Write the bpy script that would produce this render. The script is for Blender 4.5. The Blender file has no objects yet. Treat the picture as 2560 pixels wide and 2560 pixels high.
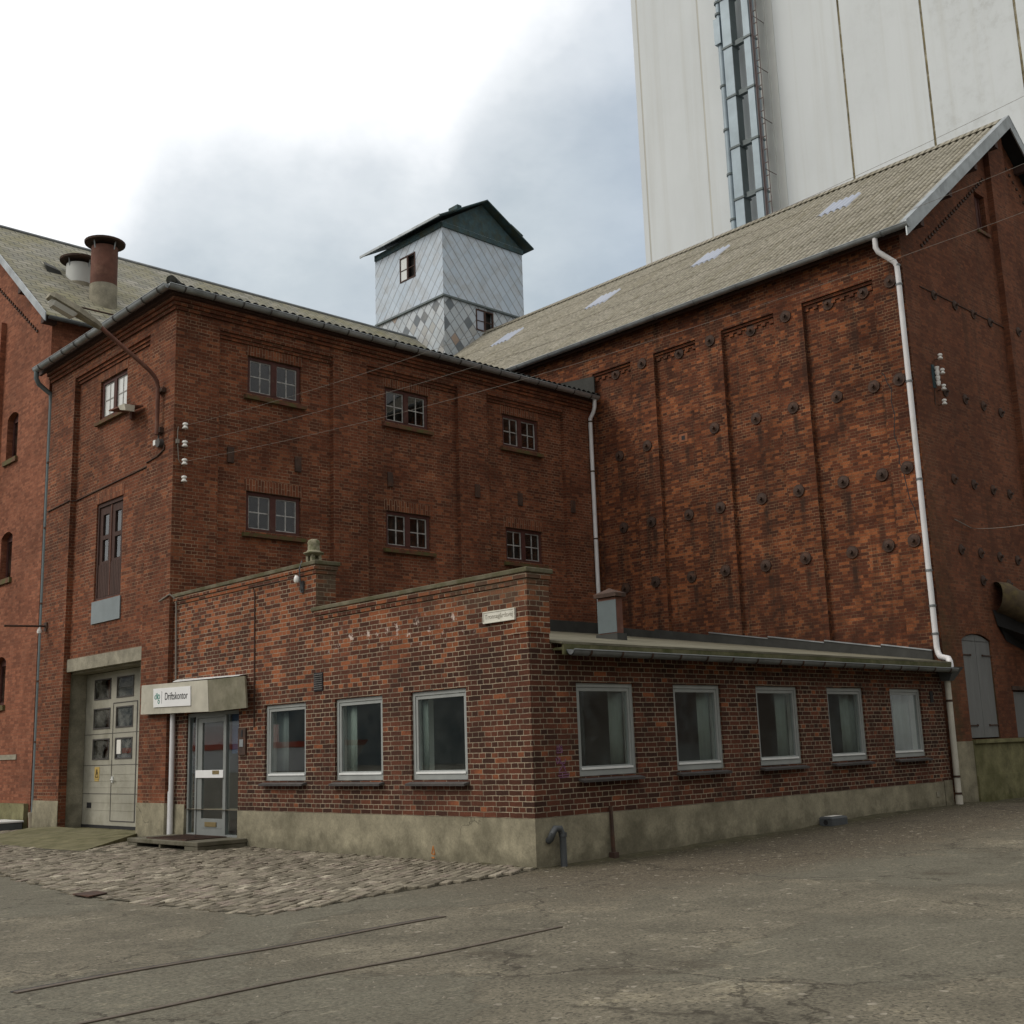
import bpy, math, random
from mathutils import Vector, Matrix
R = math.radians
random.seed(7)
D = bpy.data
SC = bpy.context.scene
COL = SC.collection

# ------------------------------------------------------------------ camera
cam = D.cameras.new('camera'); camo = D.objects.new('camera', cam); COL.objects.link(camo)
cr = Vector((0.72869389, -0.684042, -0.03304171)); cu = Vector((-0.11139109, -0.16599098, 0.97981581)); cf = Vector((0.67571979, 0.71030524, 0.1971528))
m = Matrix((cr, cu, -cf)).transposed().to_4x4()
m.translation = (-10.2335, -10.5346, 1.4328)
camo.matrix_world = m
cam.sensor_width = 36; cam.lens = 36 * 2933.2 / 2560
cam.clip_start = 0.05; cam.clip_end = 3000
SC.camera = camo

# ------------------------------------------------------------------ node helper
class NT:
    def __init__(s, nt): s.nt = nt
    def n(s, typ, props=None, **ins):
        nd = s.nt.nodes.new(typ)
        for k, v in (props or {}).items(): setattr(nd, k, v)
        for k, v in ins.items():
            key = k.replace('_', ' ')
            if key.startswith('i') and key[1:].isdigit(): sock = nd.inputs[int(key[1:])]
            else: sock = nd.inputs[key]
            if isinstance(v, bpy.types.NodeSocket): s.nt.links.new(v, sock)
            else: sock.default_value = v
        return nd
    def math(s, op, a, b=0.0, cl=False):
        return s.n('ShaderNodeMath', dict(operation=op, use_clamp=cl), i0=a, i1=b).outputs[0]
    def mix(s, f, a, b, blend='MIX'):
        nd = s.n('ShaderNodeMix', dict(data_type='RGBA', blend_type=blend), i0=f)
        for i, v in ((6, a), (7, b)):
            if isinstance(v, bpy.types.NodeSocket): s.nt.links.new(v, nd.inputs[i])
            else: nd.inputs[i].default_value = (*v, 1) if len(v) == 3 else v
        return nd.outputs[2]
    def ramp(s, f, stops, interp='LINEAR'):
        nd = s.n('ShaderNodeValToRGB', None, Fac=f); e = nd.color_ramp.elements; nd.color_ramp.interpolation = interp
        while len(e) < len(stops): e.new(0.5)
        for el, (p, c) in zip(e, stops):
            el.position = p; el.color = (*c, 1) if not isinstance(c, (int, float)) else (c, c, c, 1)
        return nd.outputs[0]
    def noise(s, vec, scale, detail=4, rough=0.55, w=None):
        return s.n('ShaderNodeTexNoise', None, Vector=vec, Scale=scale, Detail=detail, Roughness=rough).outputs[0]
    def rng(s, v, a, b, c=0.0, d=1.0):
        return s.n('ShaderNodeMapRange', dict(clamp=True), i0=v, i1=a, i2=b, i3=c, i4=d).outputs[0]
    def vmul(s, v, xyz):
        return s.n('ShaderNodeVectorMath', dict(operation='MULTIPLY'), i0=v, i1=xyz).outputs[0]

# ------------------------------------------------------------------ sky, sun, exposure
W = D.worlds.new('World'); SC.world = W; W.use_nodes = True
w = NT(W.node_tree); W.node_tree.nodes.clear()
SUN_EL, SUN_AZ = R(38), R(152)     # azimuth of the direction towards the sun, from +X towards +Y
sky = w.n('ShaderNodeTexSky', dict(sky_type='NISHITA', sun_disc=False, sun_elevation=SUN_EL, sun_rotation=R(90) - SUN_AZ, air_density=1.0, dust_density=2.0, ozone_density=1.0)).outputs[0]
dirv = w.n('ShaderNodeTexCoord').outputs['Generated']
dn = w.n('ShaderNodeVectorMath', dict(operation='NORMALIZE'), i0=dirv).outputs[0]
def dotv(v): return w.n('ShaderNodeVectorMath', dict(operation='DOT_PRODUCT'), i0=dn, i1=v).outputs['Value']
yaw = 0.810346
side = dotv((math.sin(yaw), -math.cos(yaw), 0)); fwd = dotv((math.cos(yaw), math.sin(yaw), 0)); up = dotv((0, 0, 1))
az = w.math('ARCTAN2', side, fwd)                  # compass angle, radians
el = w.math('ARCSINE', up)
n1 = w.noise(w.vmul(dn, (1, 1, 1.6)), 3.2, 6, 0.6); n2 = w.noise(dn, 9.0, 4, 0.6)
# the lower border of the bright cloud over the roofs, as elevation against compass angle
def azp(deg): return (deg + 40) / 80
bord = w.ramp(w.rng(az, R(-40), R(40)), [(azp(-26), 0.40), (azp(-21), 0.44), (azp(-17.5), 0.55), (azp(-12), 0.583), (azp(-6), 0.575), (azp(-3), 0.556), (azp(0), 0.63), (azp(5), 0.70), (azp(12), 0.80)])
diff = w.math('SUBTRACT', w.math('DIVIDE', el, R(50)), bord)
diff = w.math('ADD', diff, w.math('MULTIPLY', w.math('SUBTRACT', n1, 0.5), 0.16))
diff = w.math('ADD', diff, w.math('MULTIPLY', w.math('SUBTRACT', n2, 0.5), 0.09))
n3 = w.noise(w.vmul(dn, (1, 1, 2.2)), 6.0, 7, 0.62)
bright = w.ramp(w.rng(diff, -0.25, 0.13), [(0.0, 0.0), (0.35, 0.10), (0.58, 0.34), (0.80, 0.86), (1.0, 1.0)])
inview = w.math('MULTIPLY', w.rng(az, R(-75), R(-30)), w.rng(az, R(75), R(30)))
grey = w.mix(w.ramp(n1, [(0.35, 0.0), (0.65, 1.0)]), (3.9, 4.6, 5.15), (5.1, 5.7, 6.15))
grey = w.mix(w.rng(az, R(1), R(9)), grey, (4.2, 4.9, 5.75))
white = (11.5, 11.5, 11.6)
grey = w.mix(1.0, grey, w.ramp(n3, [(0.3, (0.88, 0.90, 0.92)), (0.7, (1.10, 1.09, 1.07))]), 'MULTIPLY')
cl = w.mix(bright, grey, white)
allround = w.mix(w.ramp(n1, [(0.35, 0.0), (0.65, 1.0)]), (8.6, 8.4, 8.0), (11.6, 11.3, 10.7))
allround = w.mix(1.0, allround, w.ramp(up, [(0.0, (0.55, 0.55, 0.55)), (0.25, (0.75, 0.75, 0.75)), (0.6, (1.05, 1.05, 1.05)), (1.0, (1.35, 1.35, 1.35))]), 'MULTIPLY')
cl = w.mix(inview, allround, cl)
cl = w.mix(1.0, cl, w.ramp(dotv((0.25, -0.968, 0.0)), [(0.0, (1, 1, 1)), (0.12, (0.92, 0.92, 0.92)), (0.45, (0.70, 0.70, 0.70)), (1.0, (0.62, 0.62, 0.62))]), 'MULTIPLY')      # unseen part of the sky dimmed to darken the walls facing it
skyc = w.mix(0.96, sky, cl)
bg = w.n('ShaderNodeBackground', None, Color=skyc, Strength=0.1)
w.nt.links.new(bg.outputs[0], w.n('ShaderNodeOutputWorld').inputs[0])

sl = D.lights.new('sun', 'SUN'); sl.energy = 1.05; sl.angle = R(24); sl.color = (1, 0.93, 0.82)
so = D.objects.new('sun', sl); COL.objects.link(so)
sdir = Vector((math.cos(SUN_EL) * math.cos(SUN_AZ), math.cos(SUN_EL) * math.sin(SUN_AZ), math.sin(SUN_EL)))
so.rotation_euler = sdir.to_track_quat('Z', 'Y').to_euler(); so.location = sdir * 60
SC.view_settings.view_transform = 'Standard'; SC.view_settings.look = 'None'
SC.view_settings.exposure = 0.18; SC.view_settings.gamma = 1.0
SC.render.engine = 'CYCLES'
SC.cycles.max_bounces = 8; SC.cycles.transparent_max_bounces = 12; SC.cycles.caustics_reflective = False; SC.cycles.caustics_refractive = False
SC.cycles.use_denoising = True

# ------------------------------------------------------------------ materials
def newmat(name):
    mt = D.materials.new(name); mt.use_nodes = True; mt.node_tree.nodes.clear(); return mt, NT(mt.node_tree)
def finish(t, col, rough=0.8, bump=None, bs=0.3, bd=0.01, metal=0.0, spec=0.35):
    p = t.n('ShaderNodeBsdfPrincipled')
    def put(k, v):
        if isinstance(v, bpy.types.NodeSocket): t.nt.links.new(v, p.inputs[k])
        else: p.inputs[k].default_value = (*v, 1) if isinstance(v, tuple) and len(v) == 3 else v
    put('Base Color', col); put('Roughness', rough); put('Metallic', metal); put('Specular IOR Level', spec)
    if bump is not None:
        b = t.n('ShaderNodeBump', None, Strength=bs, Distance=bd, Height=bump); t.nt.links.new(b.outputs[0], p.inputs['Normal'])
    t.nt.links.new(p.outputs[0], t.n('ShaderNodeOutputMaterial').inputs[0])
def pos(t): return t.n('ShaderNodeNewGeometry').outputs['Position']

def brick_mat(name, ramp, mortar, joint=0.0065, soldier=False, off=(0, 0), lo=0.6, hi=1.3, dirt=(0.05, 0.03, 0.022), dirt_amt=0.45, lime=None, orange=None, moss=None, streak=0.35, course=0.0667, worn=None, moss_col=(0.055, 0.055, 0.025), stains=None):
    mt, t = newmat(name)
    g = t.n('ShaderNodeNewGeometry'); P_ = g.outputs['Position']
    sp = t.n('ShaderNodeSeparateXYZ', None, Vector=P_); sn = t.n('ShaderNodeSeparateXYZ', None, Vector=g.outputs['True Normal'])
    isx = t.math('GREATER_THAN', t.math('ABSOLUTE', sn.outputs[0]), 0.5)
    u = t.math('ADD', t.math('MULTIPLY', sp.outputs[1], isx), t.math('MULTIPLY', sp.outputs[0], t.math('SUBTRACT', 1.0, isx)))
    u = t.math('ADD', u, off[0]); v = t.math('ADD', sp.outputs[2], off[1])
    wob = t.noise(P_, 5.0, 2); wob2 = t.noise(P_, 11.0, 2)
    u2 = t.math('ADD', u, t.math('MULTIPLY', t.math('SUBTRACT', wob2, 0.5), 0.022))
    v2 = t.math('ADD', v, t.math('MULTIPLY', t.math('SUBTRACT', wob, 0.5), 0.016))
    vec = t.n('ShaderNodeCombineXYZ', None, i0=(v2 if soldier else u2), i1=(u2 if soldier else v2), i2=0.0).outputs[0]
    br = t.n('ShaderNodeTexBrick', dict(offset=0.5, offset_frequency=2, squash=0.5 if not soldier else 1.0, squash_frequency=2), Vector=vec, Color1=(0, 0, 0, 1), Color2=(1, 1, 1, 1), Mortar=(0, 0, 0, 1), Scale=1.0, Mortar_Size=joint, Mortar_Smooth=0.15, Bias=0.0, Brick_Width=0.2395, Row_Height=course)
    tint, fac = br.outputs['Color'], br.outputs['Fac']
    big = t.noise(P_, 0.55, 5, 0.6); mid = t.noise(P_, 2.3, 4, 0.65); fine = t.noise(P_, 38.0, 3, 0.6)
    tt = t.math('ADD', t.n('ShaderNodeSeparateColor', None, Color=tint).outputs[0], t.math('MULTIPLY', t.math('SUBTRACT', mid, 0.5), 0.42), True)
    if orange: tt = t.math('ADD', tt, t.math('MULTIPLY', t.rng(t.math('ADD', v, t.math('MULTIPLY', t.math('SUBTRACT', big, 0.5), 2.4)), orange[0], orange[1]), orange[2]), True)
    col = t.ramp(tt, ramp)
    col = t.mix(1.0, col, t.ramp(big, [(0.28, lo), (0.72, hi)]), 'MULTIPLY')
    col = t.mix(1.0, col, t.ramp(fine, [(0.3, 0.78), (0.7, 1.22)]), 'MULTIPLY')
    st = t.noise(t.vmul(P_, (3.2, 3.2, 0.28)), 1.0, 4, 0.6)
    dm = t.math('MULTIPLY', t.math('ADD', t.rng(mid, 0.55, 0.75), t.math('MULTIPLY', t.rng(st, 0.55, 0.72), streak * 2), True), dirt_amt)
    col = t.mix(dm, col, dirt)
    mo = t.mix(t.rng(t.noise(P_, 1.7, 4, 0.7), 0.38, 0.62), mortar, tuple(c * 0.45 for c in mortar))
    mo = t.mix(1.0, mo, t.ramp(fine, [(0.3, 0.75), (0.7, 1.15)]), 'MULTIPLY')
    fac2 = fac if worn is None else t.math('MULTIPLY', fac, t.rng(t.noise(P_, 1.1, 5, 0.7), worn[0], worn[1], worn[2], 1.0))
    col = t.mix(fac2, col, mo)
    if lime:   # white lime blooms: (z0, z1, u0, u1)
        zc = (lime[0] + lime[1]) / 2; zh = (lime[1] - lime[0]) / 2; uc = (lime[2] + lime[3]) / 2; uh = (lime[3] - lime[2]) / 2
        mk = t.math('MULTIPLY', t.rng(t.math('ABSOLUTE', t.math('SUBTRACT', v, zc)), zh, zh * 0.4), t.rng(t.math('ABSOLUTE', t.math('SUBTRACT', u, uc)), uh, uh * 0.7))
        lm = t.math('MULTIPLY', mk, t.rng(t.noise(P_, 6.5, 5, 0.7), 0.58, 0.66))
        col = t.mix(lm, col, (0.60, 0.50, 0.45))
    if moss:   # green algae: (u0, u1, z0, z1)
        mk = t.math('MULTIPLY', t.rng(u, moss[1], moss[0]), t.rng(v, moss[3], moss[2]))
        mk = t.math('MULTIPLY', mk, t.rng(t.noise(P_, 2.8, 5, 0.7), 0.35, 0.6))
        col = t.mix(t.math('MULTIPLY', mk, 0.75), col, moss_col)
    if stains:   # dark runs of rust water below the iron plates
        fu = t.math('FRACT', t.math('DIVIDE', t.math('SUBTRACT', u, stains[0] - stains[1] / 2), stains[1]))
        run = t.rng(t.math('ABSOLUTE', t.math('SUBTRACT', fu, 0.5)), 0.085, 0.03); tot = None
        for zr_ in stains[2]:
            dz = t.math('SUBTRACT', zr_, v); k_ = t.math('MULTIPLY', t.rng(dz, 0.02, 0.12), t.rng(dz, 1.35, 0.25)); tot = k_ if tot is None else t.math('MAXIMUM', tot, k_)
        col = t.mix(t.math('MULTIPLY', t.math('MULTIPLY', run, tot), t.rng(t.noise(P_, 2.2, 4, 0.7), 0.3, 0.6, 0.1, 0.85)), col, (0.028, 0.018, 0.014))
    h = t.math('ADD', t.math('SUBTRACT', 1.0, fac), t.math('MULTIPLY', fine, 0.5))
    finish(t, col, 0.92, h, 0.55, 0.012, spec=0.2)
    return mt

def plain(name, col, rough=0.7, var=0.25, scale=6.0, metal=0.0, bump=0.15, col2=None, th=(0.45, 0.65), spec=0.35, vs=(1, 1, 1)):
    mt, t = newmat(name); p_ = t.vmul(pos(t), vs)
    a = t.noise(p_, scale, 5, 0.6); b = t.noise(p_, scale * 0.23, 4, 0.6)
    c = t.mix(1.0, (*col,), t.ramp(a, [(0.25, 1 - var), (0.75, 1 + var)]), 'MULTIPLY')
    c = t.mix(1.0, c, t.ramp(b, [(0.25, 1 - var * 0.7), (0.75, 1 + var * 0.7)]), 'MULTIPLY')
    if col2: c = t.mix(t.rng(t.noise(p_, scale * 0.6, 6, 0.7), th[0], th[1]), c, col2)
    finish(t, c, rough, a, bump, 0.01, metal, spec)
    return mt

EXT_R = [(0.0, (0.042, 0.020, 0.0145)), (0.35, (0.066, 0.027, 0.018)), (0.70, (0.098, 0.036, 0.022)), (0.93, (0.130, 0.046, 0.027)), (1.0, (0.25, 0.085, 0.038))]
MAIN_R = [(0.0, (0.098, 0.036, 0.021)), (0.45, (0.150, 0.051, 0.027)), (0.8, (0.190, 0.063, 0.032)), (1.0, (0.26, 0.094, 0.045))]
BIG_R = [(0.0, (0.062, 0.024, 0.015)), (0.35, (0.100, 0.034, 0.019)), (0.75, (0.148, 0.047, 0.022)), (1.0, (0.27, 0.093, 0.038))]
GAB_R = [(0.0, (0.110, 0.044, 0.026)), (0.5, (0.150, 0.056, 0.031)), (1.0, (0.20, 0.074, 0.038))]
LEFT_R = [(0.0, (0.17, 0.064, 0.038)), (0.5, (0.25, 0.092, 0.052)), (0.85, (0.31, 0.122, 0.070)), (1.0, (0.24, 0.098, 0.058))]
M = {}
M['brick_ext'] = brick_mat('office_brick', EXT_R, (0.40, 0.335, 0.245), 0.0054, off=(0.03, 0.0165), orange=(2.3, 3.4, 0.42), dirt_amt=0.30, lime=(2.85, 3.35, 0.9, 4.8), lo=0.72, hi=1.25, streak=0.15, moss=(0.5, 2.6, 3.55, 3.05), moss_col=(0.115, 0.090, 0.062))
M['brick_main'] = brick_mat('garage_brick', MAIN_R, (0.34, 0.235, 0.155), 0.0052, off=(0.1, 0.02), dirt_amt=0.5, worn=(0.35, 0.6, 0.35))
M['brick_big'] = brick_mat('granary_brick', BIG_R, (0.34, 0.225, 0.135), 0.0046, orange=(9.0, 5.6, 0.15), moss=(30, 40, 3.4, 5.6), moss_col=(0.040, 0.019, 0.013), stains=(2.27, 1.045, (8.52, 6.63, 5.12)), off=(0.05, 0.01), dirt=(0.040, 0.020, 0.014), dirt_amt=0.85, lo=0.5, hi=1.4, streak=0.5, worn=(0.34, 0.62, 0.10))
M['brick_gable'] = brick_mat('gable_brick', GAB_R, (0.27, 0.17, 0.11), 0.005, off=(0.02, 0.01), dirt=(0.075, 0.036, 0.022), dirt_amt=0.6, lo=0.7, hi=1.2, streak=0.5, moss=(11.75, 12.6, 1.0, 8.5), worn=(0.42, 0.68, 0.05))
M['brick_left'] = brick_mat('warehouse_brick', LEFT_R, (0.36, 0.19, 0.12), 0.005, dirt=(0.10, 0.045, 0.03), dirt_amt=0.55, worn=(0.4, 0.7, 0.2))
M['soldier'] = brick_mat('soldier_brick', MAIN_R, (0.32, 0.22, 0.15), 0.006, soldier=True, dirt_amt=0.3)
M['soldier_ext'] = brick_mat('soldier_office_brick', EXT_R, (0.45, 0.36, 0.26), 0.006, soldier=True, dirt_amt=0.3)

def concrete(name, col, moss_amt, stain=(0.06, 0.055, 0.035)):
    mt, t = newmat(name); p_ = pos(t)
    a = t.noise(p_, 3.0, 6, 0.65); b = t.noise(p_, 40.0, 3, 0.6); c2 = t.noise(p_, 0.9, 4, 0.6)
    c = t.mix(1.0, (*col,), t.ramp(a, [(0.3, 0.62), (0.7, 1.25)]), 'MULTIPLY')
    c = t.mix(1.0, c, t.ramp(b, [(0.3, 0.85), (0.7, 1.12)]), 'MULTIPLY')
    z = t.n('ShaderNodeSeparateXYZ', None, Vector=p_).outputs[2]
    band = t.rng(t.math('ADD', z, t.math('MULTIPLY', t.math('SUBTRACT', a, 0.5), 0.55)), 0.30, 0.05)     # algae creeping up from the wet foot of the wall
    mk = t.math('MULTIPLY', t.math('ADD', t.math('MULTIPLY', band, 0.75), t.rng(c2, 0.5, 0.72), True), moss_amt)
    c = t.mix(mk, c, stain)
    cr = t.n('ShaderNodeTexVoronoi', dict(feature='DISTANCE_TO_EDGE'), Vector=t.n('ShaderNodeVectorMath', dict(operation='ADD'), i0=p_, i1=t.vmul(t.n('ShaderNodeTexNoise', None, Vector=p_, Scale=2.5, Detail=5.0).outputs[1], (0.6, 0.6, 0.6))).outputs[0], Scale=0.42).outputs['Distance']
    c = t.mix(t.math('MULTIPLY', t.rng(cr, 0.004, 0.001, 0.0, 0.6), t.rng(t.noise(p_, 0.6, 2), 0.56, 0.6)), c, (0.05, 0.045, 0.035))
    finish(t, c, 0.9, t.math('ADD', a, t.math('MULTIPLY', b, 0.3)), 0.3, 0.02, spec=0.2)
    return mt
M['plinth'] = concrete('plinth_render', (0.29, 0.265, 0.19), 0.5)
M['plinth_green'] = concrete('mossy_render', (0.20, 0.19, 0.10), 0.8, (0.075, 0.075, 0.028))
M['concrete'] = concrete('old_concrete', (0.30, 0.28, 0.22), 0.4)
M['coping'] = plain('coping_slab', (0.135, 0.122, 0.082), 0.9, 0.3, 5, col2=(0.075, 0.070, 0.033), th=(0.42, 0.62))
M['zinc'] = plain('zinc', (0.34, 0.37, 0.39), 0.45, 0.25, 3, metal=0.55, col2=(0.22, 0.24, 0.25), th=(0.5, 0.7))
M['zinc_dark'] = plain('weathered_zinc', (0.20, 0.215, 0.225), 0.5, 0.3, 3, metal=0.5)
M['pvc'] = plain('white_pipe_plastic', (0.66, 0.66, 0.68), 0.4, 0.08, 2.0, bump=0.02, col2=(0.52, 0.51, 0.48), th=(0.55, 0.72))
M['pvc_dirty'] = plain('dirty_pipe_plastic', (0.50, 0.48, 0.42), 0.5, 0.15, 4.0, bump=0.03, col2=(0.30, 0.28, 0.20), th=(0.52, 0.72))
M['alu'] = plain('grey_window_paint', (0.30, 0.32, 0.315), 0.45, 0.10, 5, bump=0.03)
M['alu_light'] = plain('bright_aluminium', (0.74, 0.76, 0.76), 0.35, 0.08, 5, metal=0.0, bump=0.02)
M['slate'] = plain('slate_sill', (0.075, 0.07, 0.068), 0.75, 0.25, 8)
M['redwood'] = plain('oxblood_wood', (0.070, 0.024, 0.019), 0.7, 0.3, 10, col2=(0.10, 0.06, 0.045), th=(0.55, 0.75))
M['brownwood'] = plain('brown_boards', (0.058, 0.030, 0.024), 0.8, 0.35, 9, vs=(6, 6, 0.5))
M['muntin'] = plain('flaking_white_paint', (0.36, 0.36, 0.355), 0.6, 0.25, 12, col2=(0.15, 0.13, 0.12), th=(0.5, 0.7))
M['sill_brick'] = plain('mossy_brick_sill', (0.13, 0.055, 0.035), 0.9, 0.3, 7, col2=(0.10, 0.095, 0.035), th=(0.42, 0.6))
M['iron'] = plain('rusty_iron', (0.055, 0.033, 0.025), 0.8, 0.35, 10, col2=(0.10, 0.045, 0.025), th=(0.5, 0.7))
M['rust'] = plain('rust', (0.13, 0.058, 0.042), 0.85, 0.35, 3.5, col2=(0.22, 0.12, 0.085), th=(0.5, 0.7))
M['black'] = plain('black_rubber', (0.018, 0.018, 0.02), 0.7, 0.2, 8)
M['felt'] = plain('roofing_felt', (0.155, 0.145, 0.105), 0.9, 0.25, 2.2, col2=(0.075, 0.072, 0.045), th=(0.45, 0.7))
M['felt_dark'] = plain('dark_felt', (0.045, 0.046, 0.043), 0.85, 0.3, 3)
M['fascia'] = plain('mossy_board', (0.12, 0.115, 0.06), 0.9, 0.35, 4, col2=(0.065, 0.07, 0.025), th=(0.42, 0.62))
M['grey_paint'] = plain('grey_painted_boards', (0.16, 0.165, 0.165), 0.7, 0.12, 3, bump=0.06, vs=(5, 5, 0.6))
M['grey_plate'] = plain('grey_sheet_metal', (0.20, 0.235, 0.25), 0.5, 0.12, 3, bump=0.03)
M['ceramic'] = plain('white_porcelain', (0.75, 0.75, 0.73), 0.25, 0.05, 5, bump=0.0)
M['white'] = plain('white_enamel', (0.78, 0.79, 0.80), 0.35, 0.04, 3, bump=0.0)
M['sign_old'] = plain('weathered_white_enamel', (0.66, 0.65, 0.58), 0.5, 0.12, 9, bump=0.03, col2=(0.50, 0.50, 0.40), th=(0.55, 0.75))
M['ink'] = plain('black_lettering', (0.012, 0.012, 0.014), 0.5, 0.05, 5, bump=0.0)
M['ink_faint'] = plain('faded_lettering', (0.36, 0.34, 0.29), 0.6, 0.3, 30, bump=0.0)
M['teal'] = plain('green_lettering', (0.02, 0.22, 0.17), 0.5, 0.05, 5, bump=0.0)
M['yellow'] = plain('yellow_sign', (0.50, 0.36, 0.12), 0.5, 0.15, 12, bump=0.0)
M['graffiti'] = plain('purple_spray_paint', (0.20, 0.085, 0.16), 0.7, 0.2, 14, bump=0.0)
M['orange_spray'] = plain('orange_spray_paint', (0.42, 0.17, 0.05), 0.7, 0.3, 20, bump=0.0)
M['canopy_light'] = plain('stained_fibre_cement', (0.47, 0.45, 0.38), 0.85, 0.18, 2.5, col2=(0.24, 0.22, 0.17), th=(0.56, 0.78))
M['canopy_dark'] = plain('dirty_fibre_cement', (0.185, 0.172, 0.125), 0.85, 0.3, 3, col2=(0.10, 0.098, 0.06), th=(0.45, 0.7))
M['door_grey'] = plain('grey_door_metal', (0.21, 0.225, 0.22), 0.45, 0.12, 4, bump=0.03)
M['garage_door'] = plain('faded_garage_door', (0.36, 0.35, 0.295), 0.55, 0.18, 1.6, bump=0.05, col2=(0.22, 0.21, 0.16), th=(0.5, 0.75))
M['brass'] = plain('brass_plate', (0.30, 0.23, 0.11), 0.4, 0.2, 12, metal=0.6)
M['cement_pipe'] = plain('grey_vent_pipe', (0.075, 0.082, 0.088), 0.5, 0.15, 6)
M['moss_pipe'] = plain('mossy_pipe', (0.075, 0.056, 0.034), 0.95, 0.4, 5, bump=0.5, col2=(0.125, 0.098, 0.038), th=(0.50, 0.68))
M['interior'] = plain('interior_plaster', (0.24, 0.245, 0.23), 0.9, 0.1, 2, bump=0.0)
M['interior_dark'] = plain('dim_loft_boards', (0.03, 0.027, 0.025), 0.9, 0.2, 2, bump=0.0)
M['reveal'] = plain('white_window_reveal', (0.80, 0.80, 0.76), 0.7, 0.06, 3, bump=0.0)
M['curtain'] = plain('pale_curtain', (0.21, 0.235, 0.215), 0.9, 0.12, 4, vs=(8, 8, 0.4))
M['curtain_dim'] = plain('grey_curtain', (0.13, 0.145, 0.145), 0.9, 0.15, 4, vs=(8, 8, 0.4))
M['blue_board'] = plain('dark_blue_panel', (0.015, 0.045, 0.11), 0.6, 0.1, 4, bump=0.0)
M['paper'] = plain('paper', (0.75, 0.74, 0.70), 0.8, 0.05, 4, bump=0.0)
M['tower_trim'] = plain('teal_painted_boards', (0.040, 0.078, 0.092), 0.75, 0.35, 5, col2=(0.055, 0.06, 0.035), th=(0.45, 0.7))
M['stone_pot'] = plain('mossy_terracotta', (0.26, 0.24, 0.17), 0.9, 0.35, 14, bump=0.4, col2=(0.10, 0.11, 0.05), th=(0.45, 0.62))
M['skylight'] = plain('translucent_sheet', (0.35, 0.385, 0.47), 0.35, 0.06, 3, bump=0.02)
M['duct'] = plain('blue_grey_duct', (0.27, 0.335, 0.385), 0.5, 0.14, 1.5, metal=0.2, bump=0.03)
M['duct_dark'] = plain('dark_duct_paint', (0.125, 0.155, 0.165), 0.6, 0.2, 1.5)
M['ladder'] = plain('dull_red_steel', (0.10, 0.07, 0.07), 0.7, 0.2, 4)
M['pale_pilaster'] = plain('pale_render_strip', (0.58, 0.60, 0.59), 0.9, 0.07, 0.7)
M['joint_light'] = plain('grey_joint_filler', (0.48, 0.48, 0.45), 0.9, 0.12, 1.5, vs=(1, 1, 0.2))
M['joint_dark'] = plain('dirty_joint_filler', (0.17, 0.145, 0.085), 0.95, 0.45, 2.5, col2=(0.42, 0.40, 0.33), th=(0.5, 0.7))
M['rope'] = plain('cable_sheath', (0.20, 0.18, 0.155), 0.7, 0.1, 4)
M['lamp_glass'] = plain('lamp_cover', (0.50, 0.50, 0.46), 0.3, 0.08, 5, bump=0.0)
M['hull_red'] = plain('red_hull_paint', (0.55, 0.07, 0.03), 0.5, 0.1, 0.4)
M['hull_white'] = plain('white_ship_paint', (0.78, 0.78, 0.76), 0.5, 0.06, 0.4)
M['brick_patch'] = plain('orange_patch_brick', (0.26, 0.105, 0.055), 0.9, 0.25, 9)
M['step_stone'] = plain('dark_step_concrete', (0.125, 0.115, 0.085), 0.9, 0.3, 5, col2=(0.075, 0.07, 0.042), th=(0.45, 0.65))
M['clay'] = plain('clay_socket', (0.27, 0.24, 0.18), 0.85, 0.2, 8)

def glass_mat(name, tint=(0.92, 0.96, 0.95), rough=0.0, dirt=0.06, ior=1.5):
    mt, t = newmat(name)
    fr = t.n('ShaderNodeFresnel', None, IOR=ior).outputs[0]
    fr = t.math('MULTIPLY', t.math('MULTIPLY', fr, 1.7), t.math('SUBTRACT', 1.0, t.n('ShaderNodeNewGeometry').outputs['Backfacing']), True)     # both faces of the pane, counted on the outer one
    p_ = pos(t)
    wv = t.n('ShaderNodeBump', None, Strength=0.02, Distance=0.01, Height=t.noise(p_, 1.6, 2))
    tr = t.n('ShaderNodeBsdfTransparent', None, Color=(*tint, 1)); gl = t.n('ShaderNodeBsdfGlossy', None, Color=(0.95, 0.97, 1, 1), Roughness=rough, Normal=wv.outputs[0])
    df = t.n('ShaderNodeBsdfDiffuse', None, Color=(0.42, 0.42, 0.38, 1))
    a = t.n('ShaderNodeMixShader', None, i0=fr, i1=tr.outputs[0], i2=gl.outputs[0])
    b = t.n('ShaderNodeMixShader', None, i0=t.math('MULTIPLY', t.rng(t.noise(p_, 3.5, 5, 0.65), 0.4, 0.8), dirt), i1=a.outputs[0], i2=df.outputs[0])
    t.nt.links.new(b.outputs[0], t.n('ShaderNodeOutputMaterial').inputs[0])
    return mt
M['glass'] = glass_mat('clear_glass', dirt=0.03, ior=1.55)
M['glass_old'] = glass_mat('dusty_glass', (0.75, 0.78, 0.78), 0.0, 0.05, 1.5)
M['glass_sky_grey'] = glass_mat('sky_grey_garage_glass', (0.6, 0.63, 0.66), 0.0, 0.42, 1.6)  # grey film stands in for the sky mirrored in the garage panes
M['glass_white'] = plain('painted_reflection_glass', (0.70, 0.72, 0.72), 0.15, 0.06, 4, bump=0.0)  # bright reflection painted as an opaque pale colour

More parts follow.
